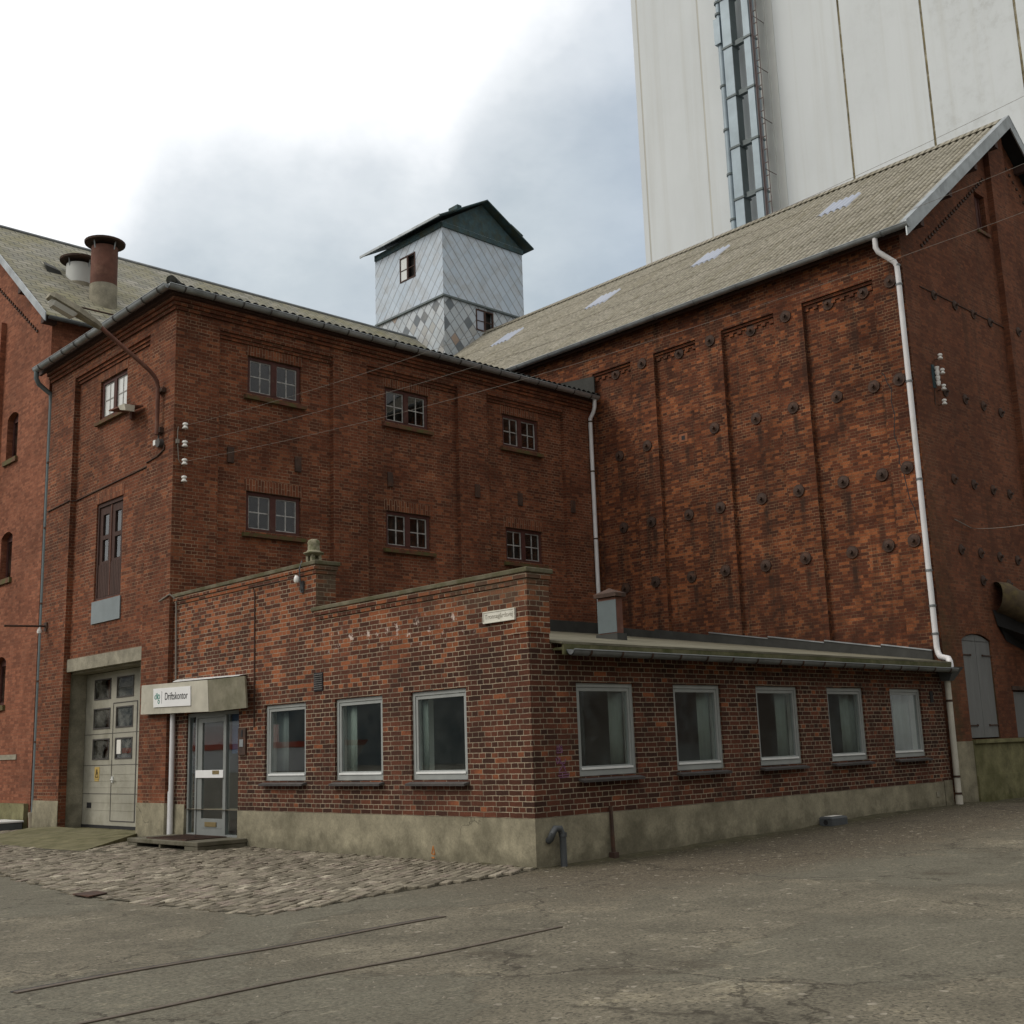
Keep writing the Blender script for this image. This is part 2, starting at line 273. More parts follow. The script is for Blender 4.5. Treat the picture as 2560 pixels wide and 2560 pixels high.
def silo_mat():
    mt, t = newmat('silo_concrete'); p_ = pos(t)
    a = t.noise(t.vmul(p_, (1, 1, 0.5)), 0.35, 6, 0.62); b = t.noise(p_, 2.2, 5, 0.7); s = t.noise(t.vmul(p_, (2.0, 2.0, 0.05)), 1.0, 4, 0.6)
    y = t.n('ShaderNodeSeparateXYZ', None, Vector=p_).outputs[1]
    old = t.rng(y, 13.0, 6.0)                                   # the bays to the right are dirtier
    c = t.mix(t.math('MULTIPLY', t.rng(a, 0.42, 0.66), 0.55), (0.645, 0.685, 0.710), (0.575, 0.610, 0.630))
    c = t.mix(t.math('MULTIPLY', t.math('MULTIPLY', t.rng(b, 0.48, 0.70), t.rng(a, 0.40, 0.62)), t.math('ADD', t.math('MULTIPLY', old, 0.45), 0.03)), c, (0.36, 0.367, 0.355))
    c = t.mix(t.math('MULTIPLY', t.rng(s, 0.5, 0.75), 0.25), c, (0.44, 0.44, 0.40))
    finish(t, c, 0.9, b, 0.1, 0.02, spec=0.2); return mt
M['silo'] = silo_mat()

def roof_sheet(name, base, alt, mossy, along='x', ribs=None):
    mt, t = newmat(name); p_ = pos(t)
    a = t.noise(p_, 1.1, 5, 0.65); b = t.noise(p_, 9.0, 5, 0.7); s = t.noise(t.vmul(p_, (0.5, 6, 0.5) if along == 'x' else (6, 0.5, 0.5)), 1.0, 4, 0.6)
    c = t.mix(t.rng(a, 0.35, 0.65), base, alt)
    c = t.mix(1.0, c, t.ramp(b, [(0.3, 0.6), (0.7, 1.3)]), 'MULTIPLY')
    c = t.mix(t.math('MULTIPLY', t.rng(s, 0.5, 0.7), 0.5), c, mossy)
    c = t.mix(t.math('MULTIPLY', t.rng(t.noise(p_, 4.0, 6, 0.75), 0.55, 0.68), 0.7), c, tuple(v * 0.55 for v in mossy))
    if ribs:   # shade of the troughs painted in with moss tones, so the ribs show
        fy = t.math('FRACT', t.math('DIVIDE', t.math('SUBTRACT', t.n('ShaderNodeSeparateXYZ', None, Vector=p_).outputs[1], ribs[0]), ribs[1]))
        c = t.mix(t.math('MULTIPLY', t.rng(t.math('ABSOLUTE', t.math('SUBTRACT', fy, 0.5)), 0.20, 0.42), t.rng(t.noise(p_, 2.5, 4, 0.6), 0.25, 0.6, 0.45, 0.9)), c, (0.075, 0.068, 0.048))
    finish(t, c, 0.95, b, 0.4, 0.01, spec=0.15); return mt
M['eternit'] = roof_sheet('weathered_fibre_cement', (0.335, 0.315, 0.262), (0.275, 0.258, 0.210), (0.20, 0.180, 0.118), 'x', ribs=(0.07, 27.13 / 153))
M['eternit_dark'] = roof_sheet('dark_fibre_cement', (0.06, 0.062, 0.06), (0.04, 0.042, 0.042), (0.035, 0.037, 0.025), 'y')

def slate_mat():
    mt, t = newmat('mossy_slate'); p_ = pos(t); sp = t.n('ShaderNodeSeparateXYZ', None, Vector=p_)
    wob = t.math('MULTIPLY', t.math('SUBTRACT', t.noise(p_, 3.0, 3), 0.5), 0.07)
    v = t.math('ADD', t.math('MULTIPLY', sp.outputs[1], 1.274), wob)
    vec = t.n('ShaderNodeCombineXYZ', None, i0=sp.outputs[0], i1=v, i2=0.0).outputs[0]
    br = t.n('ShaderNodeTexBrick', dict(offset=0.5, offset_frequency=2), Vector=vec, Color1=(0, 0, 0, 1), Color2=(1, 1, 1, 1), Mortar=(0, 0, 0, 1), Scale=1.0, Mortar_Size=0.016, Mortar_Smooth=0.3, Bias=0.0, Brick_Width=0.36, Row_Height=0.21)
    a = t.noise(p_, 0.9, 6, 0.65)
    c = t.ramp(t.n('ShaderNodeSeparateColor', None, Color=br.outputs['Color']).outputs[0], [(0.0, (0.21, 0.205, 0.17)), (0.5, (0.27, 0.26, 0.215)), (1.0, (0.33, 0.315, 0.27))])
    c = t.mix(t.math('MULTIPLY', t.rng(a, 0.42, 0.62), 0.6), c, (0.225, 0.205, 0.09))
    c = t.mix(t.math('MULTIPLY', t.rng(t.noise(p_, 2.6, 5, 0.7), 0.5, 0.66), 0.55), c, (0.15, 0.16, 0.14))
    c = t.mix(t.math('MULTIPLY', br.outputs['Fac'], 0.75), c, (0.05, 0.052, 0.045))
    finish(t, c, 0.8, t.math('SUBTRACT', 1.0, br.outputs['Fac']), 0.5, 0.015, spec=0.3); return mt
M['slate_roof'] = slate_mat()

def shingle_mat(name, patchy):
    mt, t = newmat(name); g = t.n('ShaderNodeNewGeometry'); p_ = g.outputs['Position']
    sp = t.n('ShaderNodeSeparateXYZ', None, Vector=p_); sn = t.n('ShaderNodeSeparateXYZ', None, Vector=g.outputs['True Normal'])
    isx = t.math('GREATER_THAN', t.math('ABSOLUTE', sn.outputs[0]), 0.5)
    u = t.math('ADD', t.math('MULTIPLY', sp.outputs[1], isx), t.math('MULTIPLY', sp.outputs[0], t.math('SUBTRACT', 1.0, isx)))
    a_ = t.math('MULTIPLY', t.math('ADD', u, t.math('MULTIPLY', sp.outputs[2], 0.85)), 0.72)
    b_ = t.math('MULTIPLY', t.math('SUBTRACT', u, t.math('MULTIPLY', sp.outputs[2], 0.85)), 0.72)
    pa, pb = (0.31, 0.42) if not patchy else (0.31, 0.31)
    qa, qb = t.math('DIVIDE', a_, pa), t.math('DIVIDE', b_, pb)
    fa, fb = t.math('FRACT', qa), t.math('FRACT', qb)
    la = t.rng(t.math('MINIMUM', fa, t.math('SUBTRACT', 1.0, fa)), 0.085, 0.045); lb = t.rng(t.math('MINIMUM', fb, t.math('SUBTRACT', 1.0, fb)), 0.06, 0.025)
    cell = t.n('ShaderNodeCombineXYZ', None, i0=t.math('FLOOR', qa), i1=t.math('FLOOR', qb), i2=isx).outputs[0]
    tint = t.n('ShaderNodeTexWhiteNoise', dict(noise_dimensions='3D'), Vector=cell).outputs[0]
    fac = t.math('MAXIMUM', la, t.math('MULTIPLY', lb, 0.7 if patchy else 0.25))
    if patchy: c = t.ramp(tint, [(0.0, (0.45, 0.51, 0.57)), (0.50, (0.50, 0.55, 0.60)), (0.76, (0.40, 0.415, 0.42)), (0.84, (0.14, 0.165, 0.19)), (0.97, (0.36, 0.28, 0.23))], 'CONSTANT')
    else: c = t.ramp(tint, [(0.0, (0.47, 0.56, 0.67)), (0.6, (0.52, 0.61, 0.72)), (1.0, (0.50, 0.57, 0.66))])
    c = t.mix(t.math('MULTIPLY', t.rng(t.noise(p_, 1.6, 5, 0.65), 0.48, 0.7), 0.55), c, (0.33, 0.32, 0.30))
    c = t.mix(t.math('MULTIPLY', fac, 0.85 if patchy else 0.6), c, (0.14, 0.15, 0.17))
    finish(t, c, 0.6, t.math('SUBTRACT', 1.0, fac), 0.4, 0.012, spec=0.4); return mt
M['shingle'] = shingle_mat('diamond_slates', False)
M['shingle_patchy'] = shingle_mat('patched_diamond_slates', True)

def asphalt_mat():
    mt, t = newmat('worn_asphalt'); p_ = pos(t); sp_ = t.n('ShaderNodeSeparateXYZ', None, Vector=p_)
    big = t.noise(p_, 0.30, 6, 0.62); mid = t.noise(p_, 1.1, 7, 0.70); gr = t.noise(p_, 34.0, 5, 0.8); fine = t.noise(p_, 9.0, 5, 0.75)
    gv = t.n('ShaderNodeSeparateColor', None, Color=t.n('ShaderNodeTexVoronoi', None, Vector=p_, Scale=58.0).outputs['Color']).outputs[0]
    gw = t.n('ShaderNodeSeparateColor', None, Color=t.n('ShaderNodeTexVoronoi', None, Vector=p_, Scale=24.0).outputs['Color']).outputs[0]
    warp = t.n('ShaderNodeVectorMath', dict(operation='ADD'), i0=p_, i1=t.vmul(t.n('ShaderNodeTexNoise', None, Vector=p_, Scale=0.8, Detail=7.0, Roughness=0.65).outputs[1], (2.2, 1.1, 0.0))).outputs[0]
    cell = t.n('ShaderNodeTexVoronoi', None, Vector=warp, Scale=0.33); cv = t.n('ShaderNodeSeparateColor', None, Color=cell.outputs['Color']).outputs[0]
    edge = t.n('ShaderNodeTexVoronoi', dict(feature='DISTANCE_TO_EDGE'), Vector=warp, Scale=0.33).outputs['Distance']
    # old coarse surface and smoother, greyer repairs with ragged edges
    old = t.mix(t.rng(mid, 0.40, 0.62), (0.118, 0.107, 0.080), (0.178, 0.160, 0.119))
    newer = t.mix(t.rng(fine, 0.35, 0.65), (0.112, 0.108, 0.084), (0.150, 0.142, 0.109))
    isnew = t.math('MULTIPLY', t.math('MULTIPLY', t.rng(cv, 0.50, 0.60), t.rng(t.math('ADD', t.math('MULTIPLY', fine, 0.5), t.math('MULTIPLY', mid, 0.5)), 0.36, 0.54)), 0.8)
    c = t.mix(isnew, old, newer)
    c = t.mix(t.math('MULTIPLY', t.math('MULTIPLY', t.rng(edge, 0.016, 0.003), t.rng(mid, 0.42, 0.56)), 0.6), c, (0.060, 0.052, 0.038))
    # worn-through places where the pale stone shows, mud and oil
    worn = t.math('MULTIPLY', t.rng(t.math('ADD', t.math('MULTIPLY', mid, 0.6), t.math('MULTIPLY', fine, 0.4)), 0.55, 0.63), t.rng(big, 0.44, 0.58))
    c = t.mix(t.math('MULTIPLY', worn, 0.8), c, (0.34, 0.30, 0.21))
    c = t.mix(t.math('MULTIPLY', t.rng(t.noise(p_, 0.62, 7, 0.72), 0.585, 0.64), 0.6), c, (0.070, 0.058, 0.041))
    scf = t.noise(t.n('ShaderNodeMapping', None, Vector=p_, Rotation=(0, 0, R(-24)), Scale=(0.5, 5.0, 1)).outputs[0], 1.1, 6, 0.68)
    c = t.mix(t.math('MULTIPLY', t.math('MULTIPLY', t.rng(scf, 0.61, 0.66), t.rng(mid, 0.45, 0.55)), 0.6), c, (0.33, 0.30, 0.22))
    # loose brown grit along the office wall, damp moss at its foot
    band = t.math('MULTIPLY', t.rng(t.math('ADD', sp_.outputs[1], t.math('MULTIPLY', t.math('SUBTRACT', mid, 0.5), 3.0)), -3.3, -2.2), t.rng(t.math('ADD', sp_.outputs[0], t.math('MULTIPLY', t.math('SUBTRACT', mid, 0.5), 4.0)), -3.0, -0.5))
    c = t.mix(t.math('MULTIPLY', band, 0.85), c, t.mix(t.rng(fine, 0.35, 0.65), (0.084, 0.069, 0.048), (0.130, 0.106, 0.076)))
    foot = t.math('MULTIPLY', t.rng(t.math('ADD', sp_.outputs[1], t.math('MULTIPLY', t.math('SUBTRACT', fine, 0.5), 0.9)), -0.75, -0.25), t.rng(sp_.outputs[0], -0.6, 0.2))
    c = t.mix(t.math('MULTIPLY', foot, 0.75), c, (0.062, 0.055, 0.030))
    c = t.mix(1.0, c, t.ramp(gr, [(0.25, 0.42), (0.5, 0.98), (0.75, 1.65)]), 'MULTIPLY')
    loose = t.math('MAXIMUM', t.math('MULTIPLY', t.math('SUBTRACT', 1.0, isnew), t.rng(mid, 0.35, 0.6, 0.25, 0.8)), band)
    c = t.mix(t.math('MULTIPLY', t.rng(gv, 0.88, 0.94), t.math('MULTIPLY', loose, 0.5)), c, (0.25, 0.222, 0.168))
    c = t.mix(t.math('MULTIPLY', t.rng(gw, 0.985, 0.99), t.math('MULTIPLY', loose, 0.7)), c, (0.42, 0.38, 0.31))
    c = t.mix(t.math('MULTIPLY', t.rng(gv, 0.16, 0.09), t.math('ADD', t.math('MULTIPLY', loose, 0.5), 0.25)), c, (0.034, 0.030, 0.024))
    cr = t.n('ShaderNodeTexVoronoi', dict(feature='DISTANCE_TO_EDGE'), Vector=t.n('ShaderNodeVectorMath', dict(operation='ADD'), i0=p_, i1=t.vmul(t.n('ShaderNodeTexNoise', None, Vector=p_, Scale=1.7, Detail=8.0, Roughness=0.7).outputs[1], (1.0, 1.0, 0.0))).outputs[0], Scale=0.45).outputs['Distance']
    c = t.mix(t.math('MULTIPLY', t.rng(cr, 0.010, 0.002), t.rng(big, 0.46, 0.52, 0.0, 0.85)), c, (0.040, 0.034, 0.025))
    h = t.math('ADD', t.math('MULTIPLY', gr, 0.6), t.math('MULTIPLY', gv, 0.5))
    finish(t, c, 0.93, h, 0.8, 0.015, spec=0.25); return mt
M['asphalt'] = asphalt_mat()
def sett_mat():
    mt, t = newmat('granite_setts'); p_ = pos(t)
    rnd = t.n('ShaderNodeNewGeometry').outputs['Random Per Island']
    c = t.ramp(rnd, [(0.0, (0.115, 0.100, 0.074)), (0.4, (0.175, 0.155, 0.117)), (0.7, (0.25, 0.222, 0.170)), (0.9, (0.20, 0.165, 0.135)), (1.0, (0.38, 0.345, 0.27))])
    c = t.mix(1.0, c, t.ramp(t.noise(p_, 30.0, 4, 0.7), [(0.3, 0.65), (0.7, 1.35)]), 'MULTIPLY')
    c = t.mix(t.rng(t.noise(p_, 0.7, 5, 0.65), 0.52, 0.68, 0.0, 0.55), c, (0.150, 0.130, 0.10))
    finish(t, c, 0.85, t.noise(p_, 45.0, 3), 0.4, 0.01, spec=0.3); return mt
M['setts'] = sett_mat()
M['sett_joint'] = plain('sett_joint_grit', (0.062, 0.055, 0.036), 0.95, 0.3, 20)
M['ramp_moss'] = plain('mossy_concrete', (0.15, 0.138, 0.075), 0.95, 0.3, 5, bump=0.3, col2=(0.085, 0.082, 0.035), th=(0.45, 0.65))
M['steel'] = plain('worn_rail_steel', (0.115, 0.095, 0.075), 0.55, 0.3, 8, metal=0.4)
M['water'] = plain('harbour_water', (0.05, 0.06, 0.065), 0.08, 0.1, 1.0, bump=0.3)
M['stone_chip'] = plain('pale_gravel', (0.24, 0.215, 0.17), 0.9, 0.3, 20)
M['opp_brick'] = plain('opposite_render', (0.30, 0.32, 0.31), 0.9, 0.25, 0.3, col2=(0.13, 0.10, 0.085), th=(0.45, 0.55))

# ------------------------------------------------------------------ mesh helpers
class MB:
    def __init__(s): s.v = []; s.f = []
    def add(s, vs, fs):
        o = len(s.v); s.v += [tuple(v) for v in vs]; s.f += [tuple(i + o for i in f) for f in fs]; return s
    def poly(s, *vs): return s.add(vs, [tuple(range(len(vs)))])
    def box(s, x0, x1, y0, y1, z0, z1):
        return s.hexa([(x0, y0, z0), (x1, y0, z0), (x1, y1, z0), (x0, y1, z0), (x0, y0, z1), (x1, y0, z1), (x1, y1, z1), (x0, y1, z1)])
    def hexa(s, v): return s.add(v, [(0, 3, 2, 1), (4, 5, 6, 7), (0, 1, 5, 4), (1, 2, 6, 5), (2, 3, 7, 6), (3, 0, 4, 7)])
    def prism(s, pts, vec):
        n = len(pts); q = [tuple(a + b for a, b in zip(p, vec)) for p in pts]
        return s.add(list(pts) + q, [tuple(range(n - 1, -1, -1)), tuple(range(n, 2 * n))] + [(i, (i + 1) % n, n + (i + 1) % n, n + i) for i in range(n)])
    def tube(s, pts, r, seg=10, caps=True, arc=None):
        pts = [Vector(p) for p in pts]; rs = r if isinstance(r, (list, tuple)) else [r] * len(pts)
        rings = []; prev = None
        for i, p in enumerate(pts):
            d = (pts[min(i + 1, len(pts) - 1)] - pts[max(i - 1, 0)]).normalized()
            ref = Vector((0, 0, 1)) if abs(d.z) < 0.9 else Vector((1, 0, 0))
            if prev is None: a = d.cross(ref).normalized()
            else: a = (prev - d * prev.dot(d)).normalized()
            prev = a; b = d.cross(a)
            rings.append([p + (a * math.cos(2 * math.pi * k / seg) + b * math.sin(2 * math.pi * k / seg)) * rs[i] for k in range(seg)])
        vs = [v for rg in rings for v in rg]; fs = []
        for i in range(len(rings) - 1):
            for k in range(seg):
                fs.append((i * seg + k, i * seg + (k + 1) % seg, (i + 1) * seg + (k + 1) % seg, (i + 1) * seg + k))
        if caps: fs += [tuple(range(seg - 1, -1, -1)), tuple((len(rings) - 1) * seg + k for k in range(seg))]
        return s.add(vs, fs)
    def lathe(s, c, prof, seg=20):       # prof: (radius, z) pairs
        vs = [(c[0] + r * math.cos(2 * math.pi * k / seg), c[1] + r * math.sin(2 * math.pi * k / seg), c[2] + z) for r, z in prof for k in range(seg)]
        fs = [(i * seg + k, i * seg + (k + 1) % seg, (i + 1) * seg + (k + 1) % seg, (i + 1) * seg + k) for i in range(len(prof) - 1) for k in range(seg)]
        fs += [tuple(range(seg - 1, -1, -1)), tuple((len(prof) - 1) * seg + k for k in range(seg))]
        return s.add(vs, fs)
    def wall(s, axis, c, u0, u1, z0, z1, holes=(), depth=0.3, rev=True):
        """a wall face in the plane axis = c, with openings (u0,u1,z0,z1[,rise]) and their reveals; the inside lies towards +axis"""
        us = sorted(set([u0, u1] + [h[i] for h in holes for i in (0, 1)])); zs = sorted(set([z0, z1] + [h[i] for h in holes for i in (2, 3)]))
        P = (lambda u, z, d=0.0: (c + d, u, z)) if axis == 'x' else (lambda u, z, d=0.0: (u, c + d, z))
        for a, b in zip(us, us[1:]):
            for lo, hi in zip(zs, zs[1:]):
                mu, mz = (a + b) / 2, (lo + hi) / 2
                if any(h[0] < mu < h[1] and h[2] < mz < h[3] for h in holes): continue
                s.poly(P(a, lo), P(b, lo), P(b, hi), P(a, hi))
        for h in holes:
            a, b, lo, hi = h[:4]
            if len(h) > 4:
                r = h[4]; n = 8; hw = (b - a) / 2; R_ = (hw * hw + r * r) / (2 * r)
                arc = [(a + (b - a) * k / n, hi - r + math.sqrt(R_ * R_ - (a + (b - a) * k / n - (a + b) / 2) ** 2) - (R_ - r)) for k in range(n + 1)]
                for (ua, za), (ub, zb) in zip(arc, arc[1:]):
                    s.poly(P(ua, za), P(ub, zb), P(ub, hi), P(ua, hi))
                    if rev: s.poly(P(ua, za), P(ub, zb), P(ub, zb, depth), P(ua, za, depth))
                sh = hi - r
            else: sh = hi
            if rev:
                s.poly(P(a, lo), P(b, lo), P(b, lo, depth), P(a, lo, depth))
                if len(h) == 4: s.poly(P(a, hi), P(b, hi), P(b, hi, depth), P(a, hi, depth))
                s.poly(P(a, lo), P(a, sh), P(a, sh, depth), P(a, lo, depth)); s.poly(P(b, lo), P(b, sh), P(b, sh, depth), P(b, lo, depth))
        return s
    def build(s, name, mat, parent=None, smooth=False, label=None, bevel=0):
        off = WL[parent.name] if parent else (0, 0, 0)
        me = D.meshes.new(name); me.from_pydata([(v[0] - off[0], v[1] - off[1], v[2] - off[2]) for v in s.v], [], s.f)
        if smooth:
            me.polygons.foreach_set('use_smooth', [True] * len(me.polygons))
            try: me.set_sharp_from_angle(angle=R(40))
            except Exception: pass
        me.materials.append(M[mat]); me.update()
        o = D.objects.new(name, me); COL.objects.link(o)
        if parent: o.parent = parent
        WL[o.name] = off if parent else (0, 0, 0)
        if bevel:
            md = o.modifiers.new('bevel', 'BEVEL'); md.width = bevel; md.segments = 2; md.limit_method = 'ANGLE'
        if label: o['label'] = label
        return o
WL = {}
def thing(name, label, cat, loc, group=None):
    o = D.objects.new(name, None); COL.objects.link(o); o.location = loc; o.empty_display_size = 0.2
    o['label'] = label; o['category'] = cat
    if group: o['group'] = group
    WL[o.name] = tuple(loc); return o
def tag(o, label, cat, group=None):
    o['label'] = label; o['category'] = cat
    if group: o['group'] = group
    return o
def structure(o): o['kind'] = 'structure'; return o
def copy_tree(o, parent):
    c = o.copy(); COL.objects.link(c); c.parent = parent; WL[c.name] = WL[o.name]
    for ch in list(o.children): copy_tree(ch, c)
    return c
def place(o, p, rz=0.0):
    """puts a part made at the origin of its thing at world point p"""
    b = WL[o.parent.name]; o.location = (p[0] - b[0], p[1] - b[1], p[2] - b[2]); o.rotation_euler = (0, 0, rz); return o
class LB(MB):
    """a mesh in local coordinates (for parts that are placed and copied)"""
    def build(s, name, mat, parent, **k):
        keep = WL[parent.name]; WL[parent.name] = (0, 0, 0); o = MB.build(s, name, mat, parent, **k); WL[parent.name] = keep; WL[o.name] = (0, 0, 0); return o

def text_mesh(name, body, size, mat, parent, origin, right, up_, extrude=0.002, squeeze=1.0, fit=None):
    cu_ = D.curves.new('lettering', 'FONT'); cu_.body = body; cu_.size = size; cu_.extrude = extrude
    to = D.objects.new('lettering', cu_); COL.objects.link(to)
    me = D.meshes.new_from_object(to.evaluated_get(bpy.context.evaluated_depsgraph_get()))
    D.objects.remove(to); D.curves.remove(cu_)
    r_, u_ = Vector(right), Vector(up_); n_ = r_.cross(u_); off = Vector(WL[parent.name])
    xs = [v.co.x for v in me.vertices]; x0 = min(xs); sc = squeeze if fit is None else fit / (max(xs) - x0)
    for v in me.vertices: v.co = Vector(origin) + r_ * ((v.co.x - x0) * sc) + u_ * v.co.y + n_ * v.co.z - off
    me.materials.clear(); me.materials.append(M[mat]); me.name = name
    o = D.objects.new(name, me); COL.objects.link(o); o.parent = parent; WL[o.name] = WL[parent.name]; return o

# ------------------------------------------------------------------ ground
def gz(x, y):
    def sm(a, b, v):
        t_ = min(1, max(0, (v - a) / (b - a))); return t_ * t_ * (3 - 2 * t_)
    base = 0.155 * sm(0.5, 10.6, x) * sm(-7, -0.5, y) * (1 - 0.5 * sm(11, 13, x)) + 0.05 * sm(8, 14, y) * sm(-3, 0, x)
    und = 0.008 * math.sin(x * 0.9 + 1.3 * math.sin(y * 0.5)) * math.sin(y * 0.7 + 0.6) + 0.005 * math.sin(x * 2.3 + y * 1.1)
    near = max(abs(x + 2), abs(y + 3))
    wall = sm(0, 1.2, max(-x, -y))
    return base + und * wall * (1 - sm(14, 22, near))
def lin(a, b, st): n = int(round((b - a) / st)); return [a + (b - a) * i / n for i in range(n + 1)]
gx = [-400, -150, -60, -30] + lin(-18, 20, 0.25) + [30, 60, 150, 400]; gy = [-400, -150, -60, -30] + lin(-18, 20, 0.25) + [30, 60, 150, 400]
mb = MB(); mb.v = [(x, y, gz(x, y)) for y in gy for x in gx]; nx = len(gx)
mb.f = [(j * nx + i, j * nx + i + 1, (j + 1) * nx + i + 1, (j + 1) * nx + i) for j in range(len(gy) - 1) for i in range(nx - 1)]
structure(mb.build('ground', 'asphalt', smooth=True))

# granite setts, laid in slanting rows in front of the office and the garage
def inpoly(x, y, pl):
    c_ = False
    for (x0, y0), (x1, y1) in zip(pl, pl[1:] + pl[:1]):
        if (y0 > y) != (y1 > y) and x < (x1 - x0) * (y - y0) / (y1 - y0) + x0: c_ = not c_
    return c_
SETT = [(-0.02, -0.02), (-0.6, -0.22), (-1.8, -0.34), (-2.8, -0.42), (-3.6, -0.62), (-4.25, -0.68), (-4.42, 0.9), (-4.50, 2.7), (-4.38, 3.9), (-4.24, 5.0), (-4.05, 6.1), (-3.8, 8.0), (-3.9, 12.0), (-4.0, 18), (-0.02, 18)]
RAMP = [(-1.98, 8.55), (-0.1, 10.32), (-0.1, 13.95), (-0.55, 14.25), (-1.4, 14.2), (-2.0, 12.4), (-2.05, 10.2)]
mb = MB(); mb.poly(*[(x, y, 0.006 + gz(x, y)) for x, y in SETT]); jb = mb
mb = MB(); ang = R(30); ca, sa = math.cos(ang), math.sin(ang)
ROWW = 0.108
for i in range(-130, 230):
    off = random.random() * 0.2; q = -14 + off
    while q < 20:
        L_ = random.uniform(0.14, 0.27); a, b = q + 0.009, q + L_ - 0.009; q += L_
        cx_, cy_ = (a + b) / 2, (i + 0.5) * ROWW
        X, Y = cx_ * ca - cy_ * sa, cx_ * sa + cy_ * ca
        if not (-4.6 < X < 0 and -0.8 < Y < 17) or not inpoly(X, Y, SETT) or inpoly(X, Y, RAMP) or (X > -0.98 and 6.55 < Y < 9.1): continue
        if X > -0.10 or (X > -0.2 and Y > 9.2): continue
        dw = min(1.0, max(0.0, (X - (-4.45 if Y > 0.6 else -4.3)) / 0.5), 1.0) * min(1.0, max(0.15, (Y + 0.75 + 0.12 * X * 0.0) / 0.5)); h = gz(X, Y) + 0.006 + 0.022 * min(1, dw) + random.uniform(0.0, 0.010); tl = random.uniform(-0.004, 0.004); tw = random.uniform(-0.005, 0.005); hw = 0.0465 + random.uniform(-0.004, 0.003); hl = (b - a) / 2
        vs = []
        for dz, ins in ((-0.05, 0.0), (-0.007, 0.0), (0.0, 0.010)):
            for sx, sy in ((-1, -1), (1, -1), (1, 1), (-1, 1)):
                lx, ly = cx_ + sx * (hl - ins), cy_ + sy * (hw - ins)
                vs.append((lx * ca - ly * sa, lx * sa + ly * ca, h + dz + sx * tl + sy * tw))
        mb.add(vs, [(8, 9, 10, 11)] + [(r_ * 4 + k, r_ * 4 + (k + 1) % 4, r_ * 4 + 4 + (k + 1) % 4, r_ * 4 + 4 + k) for r_ in (0, 1) for k in range(4)])
cob = structure(mb.build('cobbled_pavement', 'setts', smooth=False))
structure(jb.build('pavement_bed', 'sett_joint'))

# sloping concrete ramp into the garage
mb = MB()
top = [(x, y, gz(x, y) + 0.02 + (0.10 if x > -0.7 else 0.0)) for x, y in RAMP]
mid = (-0.7, 12.2, 0.14)
n = len(top)
mb.add(top + [mid] + [(x - 0.05 * (1 if x < -0.3 else 0), y, -0.1) for x, y in RAMP], [(i, (i + 1) % n, n) for i in range(n)] + [(i, n + 1 + i, n + 1 + (i + 1) % n, (i + 1) % n) for i in range(n)])
structure(mb.build('ramp', 'ramp_moss'))
structure(MB().box(-0.10, 0.62, 10.5, 14.1, -0.05, 0.118).build('garage_threshold', 'ramp_moss'))

# loose stone chips on the asphalt
mb = MB()
for _ in range(520):
    if random.random() < 0.6: x = random.uniform(-6, 12); y = -random.uniform(0.15, 3.2) - max(0, -x) * 0.3
    else: x = random.uniform(-8, 8); y = random.uniform(-8, -1)
    if inpoly(x, y, SETT): continue
    s_ = random.choice([0.006, 0.008, 0.010, 0.013]) ; z = gz(x, y); a = random.random() * 6.28
    ps = [(x + s_ * math.cos(a + k * 1.2566) * random.uniform(.7, 1.1), y + s_ * math.sin(a + k * 1.2566) * random.uniform(.7, 1.1), z) for k in range(5)]
    mb.add(ps + [(x, y, z + s_ * 0.8)], [(k, (k + 1) % 5, 5) for k in range(5)])
o = mb.build('loose_gravel', 'stone_chip'); o['kind'] = 'stuff'

# dirt and moss gathered at the foot of the walls
def foot_dirt(p, q, nx_, ny_, wmax):
    L_ = math.hypot(q[0] - p[0], q[1] - p[1]); n_ = int(L_ / 0.12); mb = MB(); rows = []; wv = 0.5
    for k in range(n_ + 1):
        x, y = p[0] + (q[0] - p[0]) * k / n_, p[1] + (q[1] - p[1]) * k / n_; wv = min(1, max(0.15, wv + random.uniform(-0.22, 0.22))); wd = wmax * wv
        rows.append([(x, y, gz(x, y) + 0.035 * wv), (x + nx_ * wd * 0.5, y + ny_ * wd * 0.5, gz(x + nx_ * wd * 0.5, y + ny_ * wd * 0.5) + 0.018 * wv), (x + nx_ * wd, y + ny_ * wd, gz(x + nx_ * wd, y + ny_ * wd) - 0.004)])
    for a, b in zip(rows, rows[1:]): mb.poly(a[0], a[1], b[1], b[0]); mb.poly(a[1], a[2], b[2], b[1])
    o = mb.build('wall_foot_dirt', 'foot_moss'); o['kind'] = 'stuff'
M['foot_moss'] = plain('damp_moss_and_dirt', (0.062, 0.056, 0.030), 0.95, 0.4, 14, bump=0.5, col2=(0.10, 0.085, 0.055), th=(0.5, 0.65))
foot_dirt((-0.014, -0.016), (10.6, -0.016), 0, -1, 0.22); foot_dirt((-0.014, 6.6), (-0.014, -0.016), -1, 0, 0.10); foot_dirt((11.66, 0.36), (20, 0.34), 0, -1, 0.25)

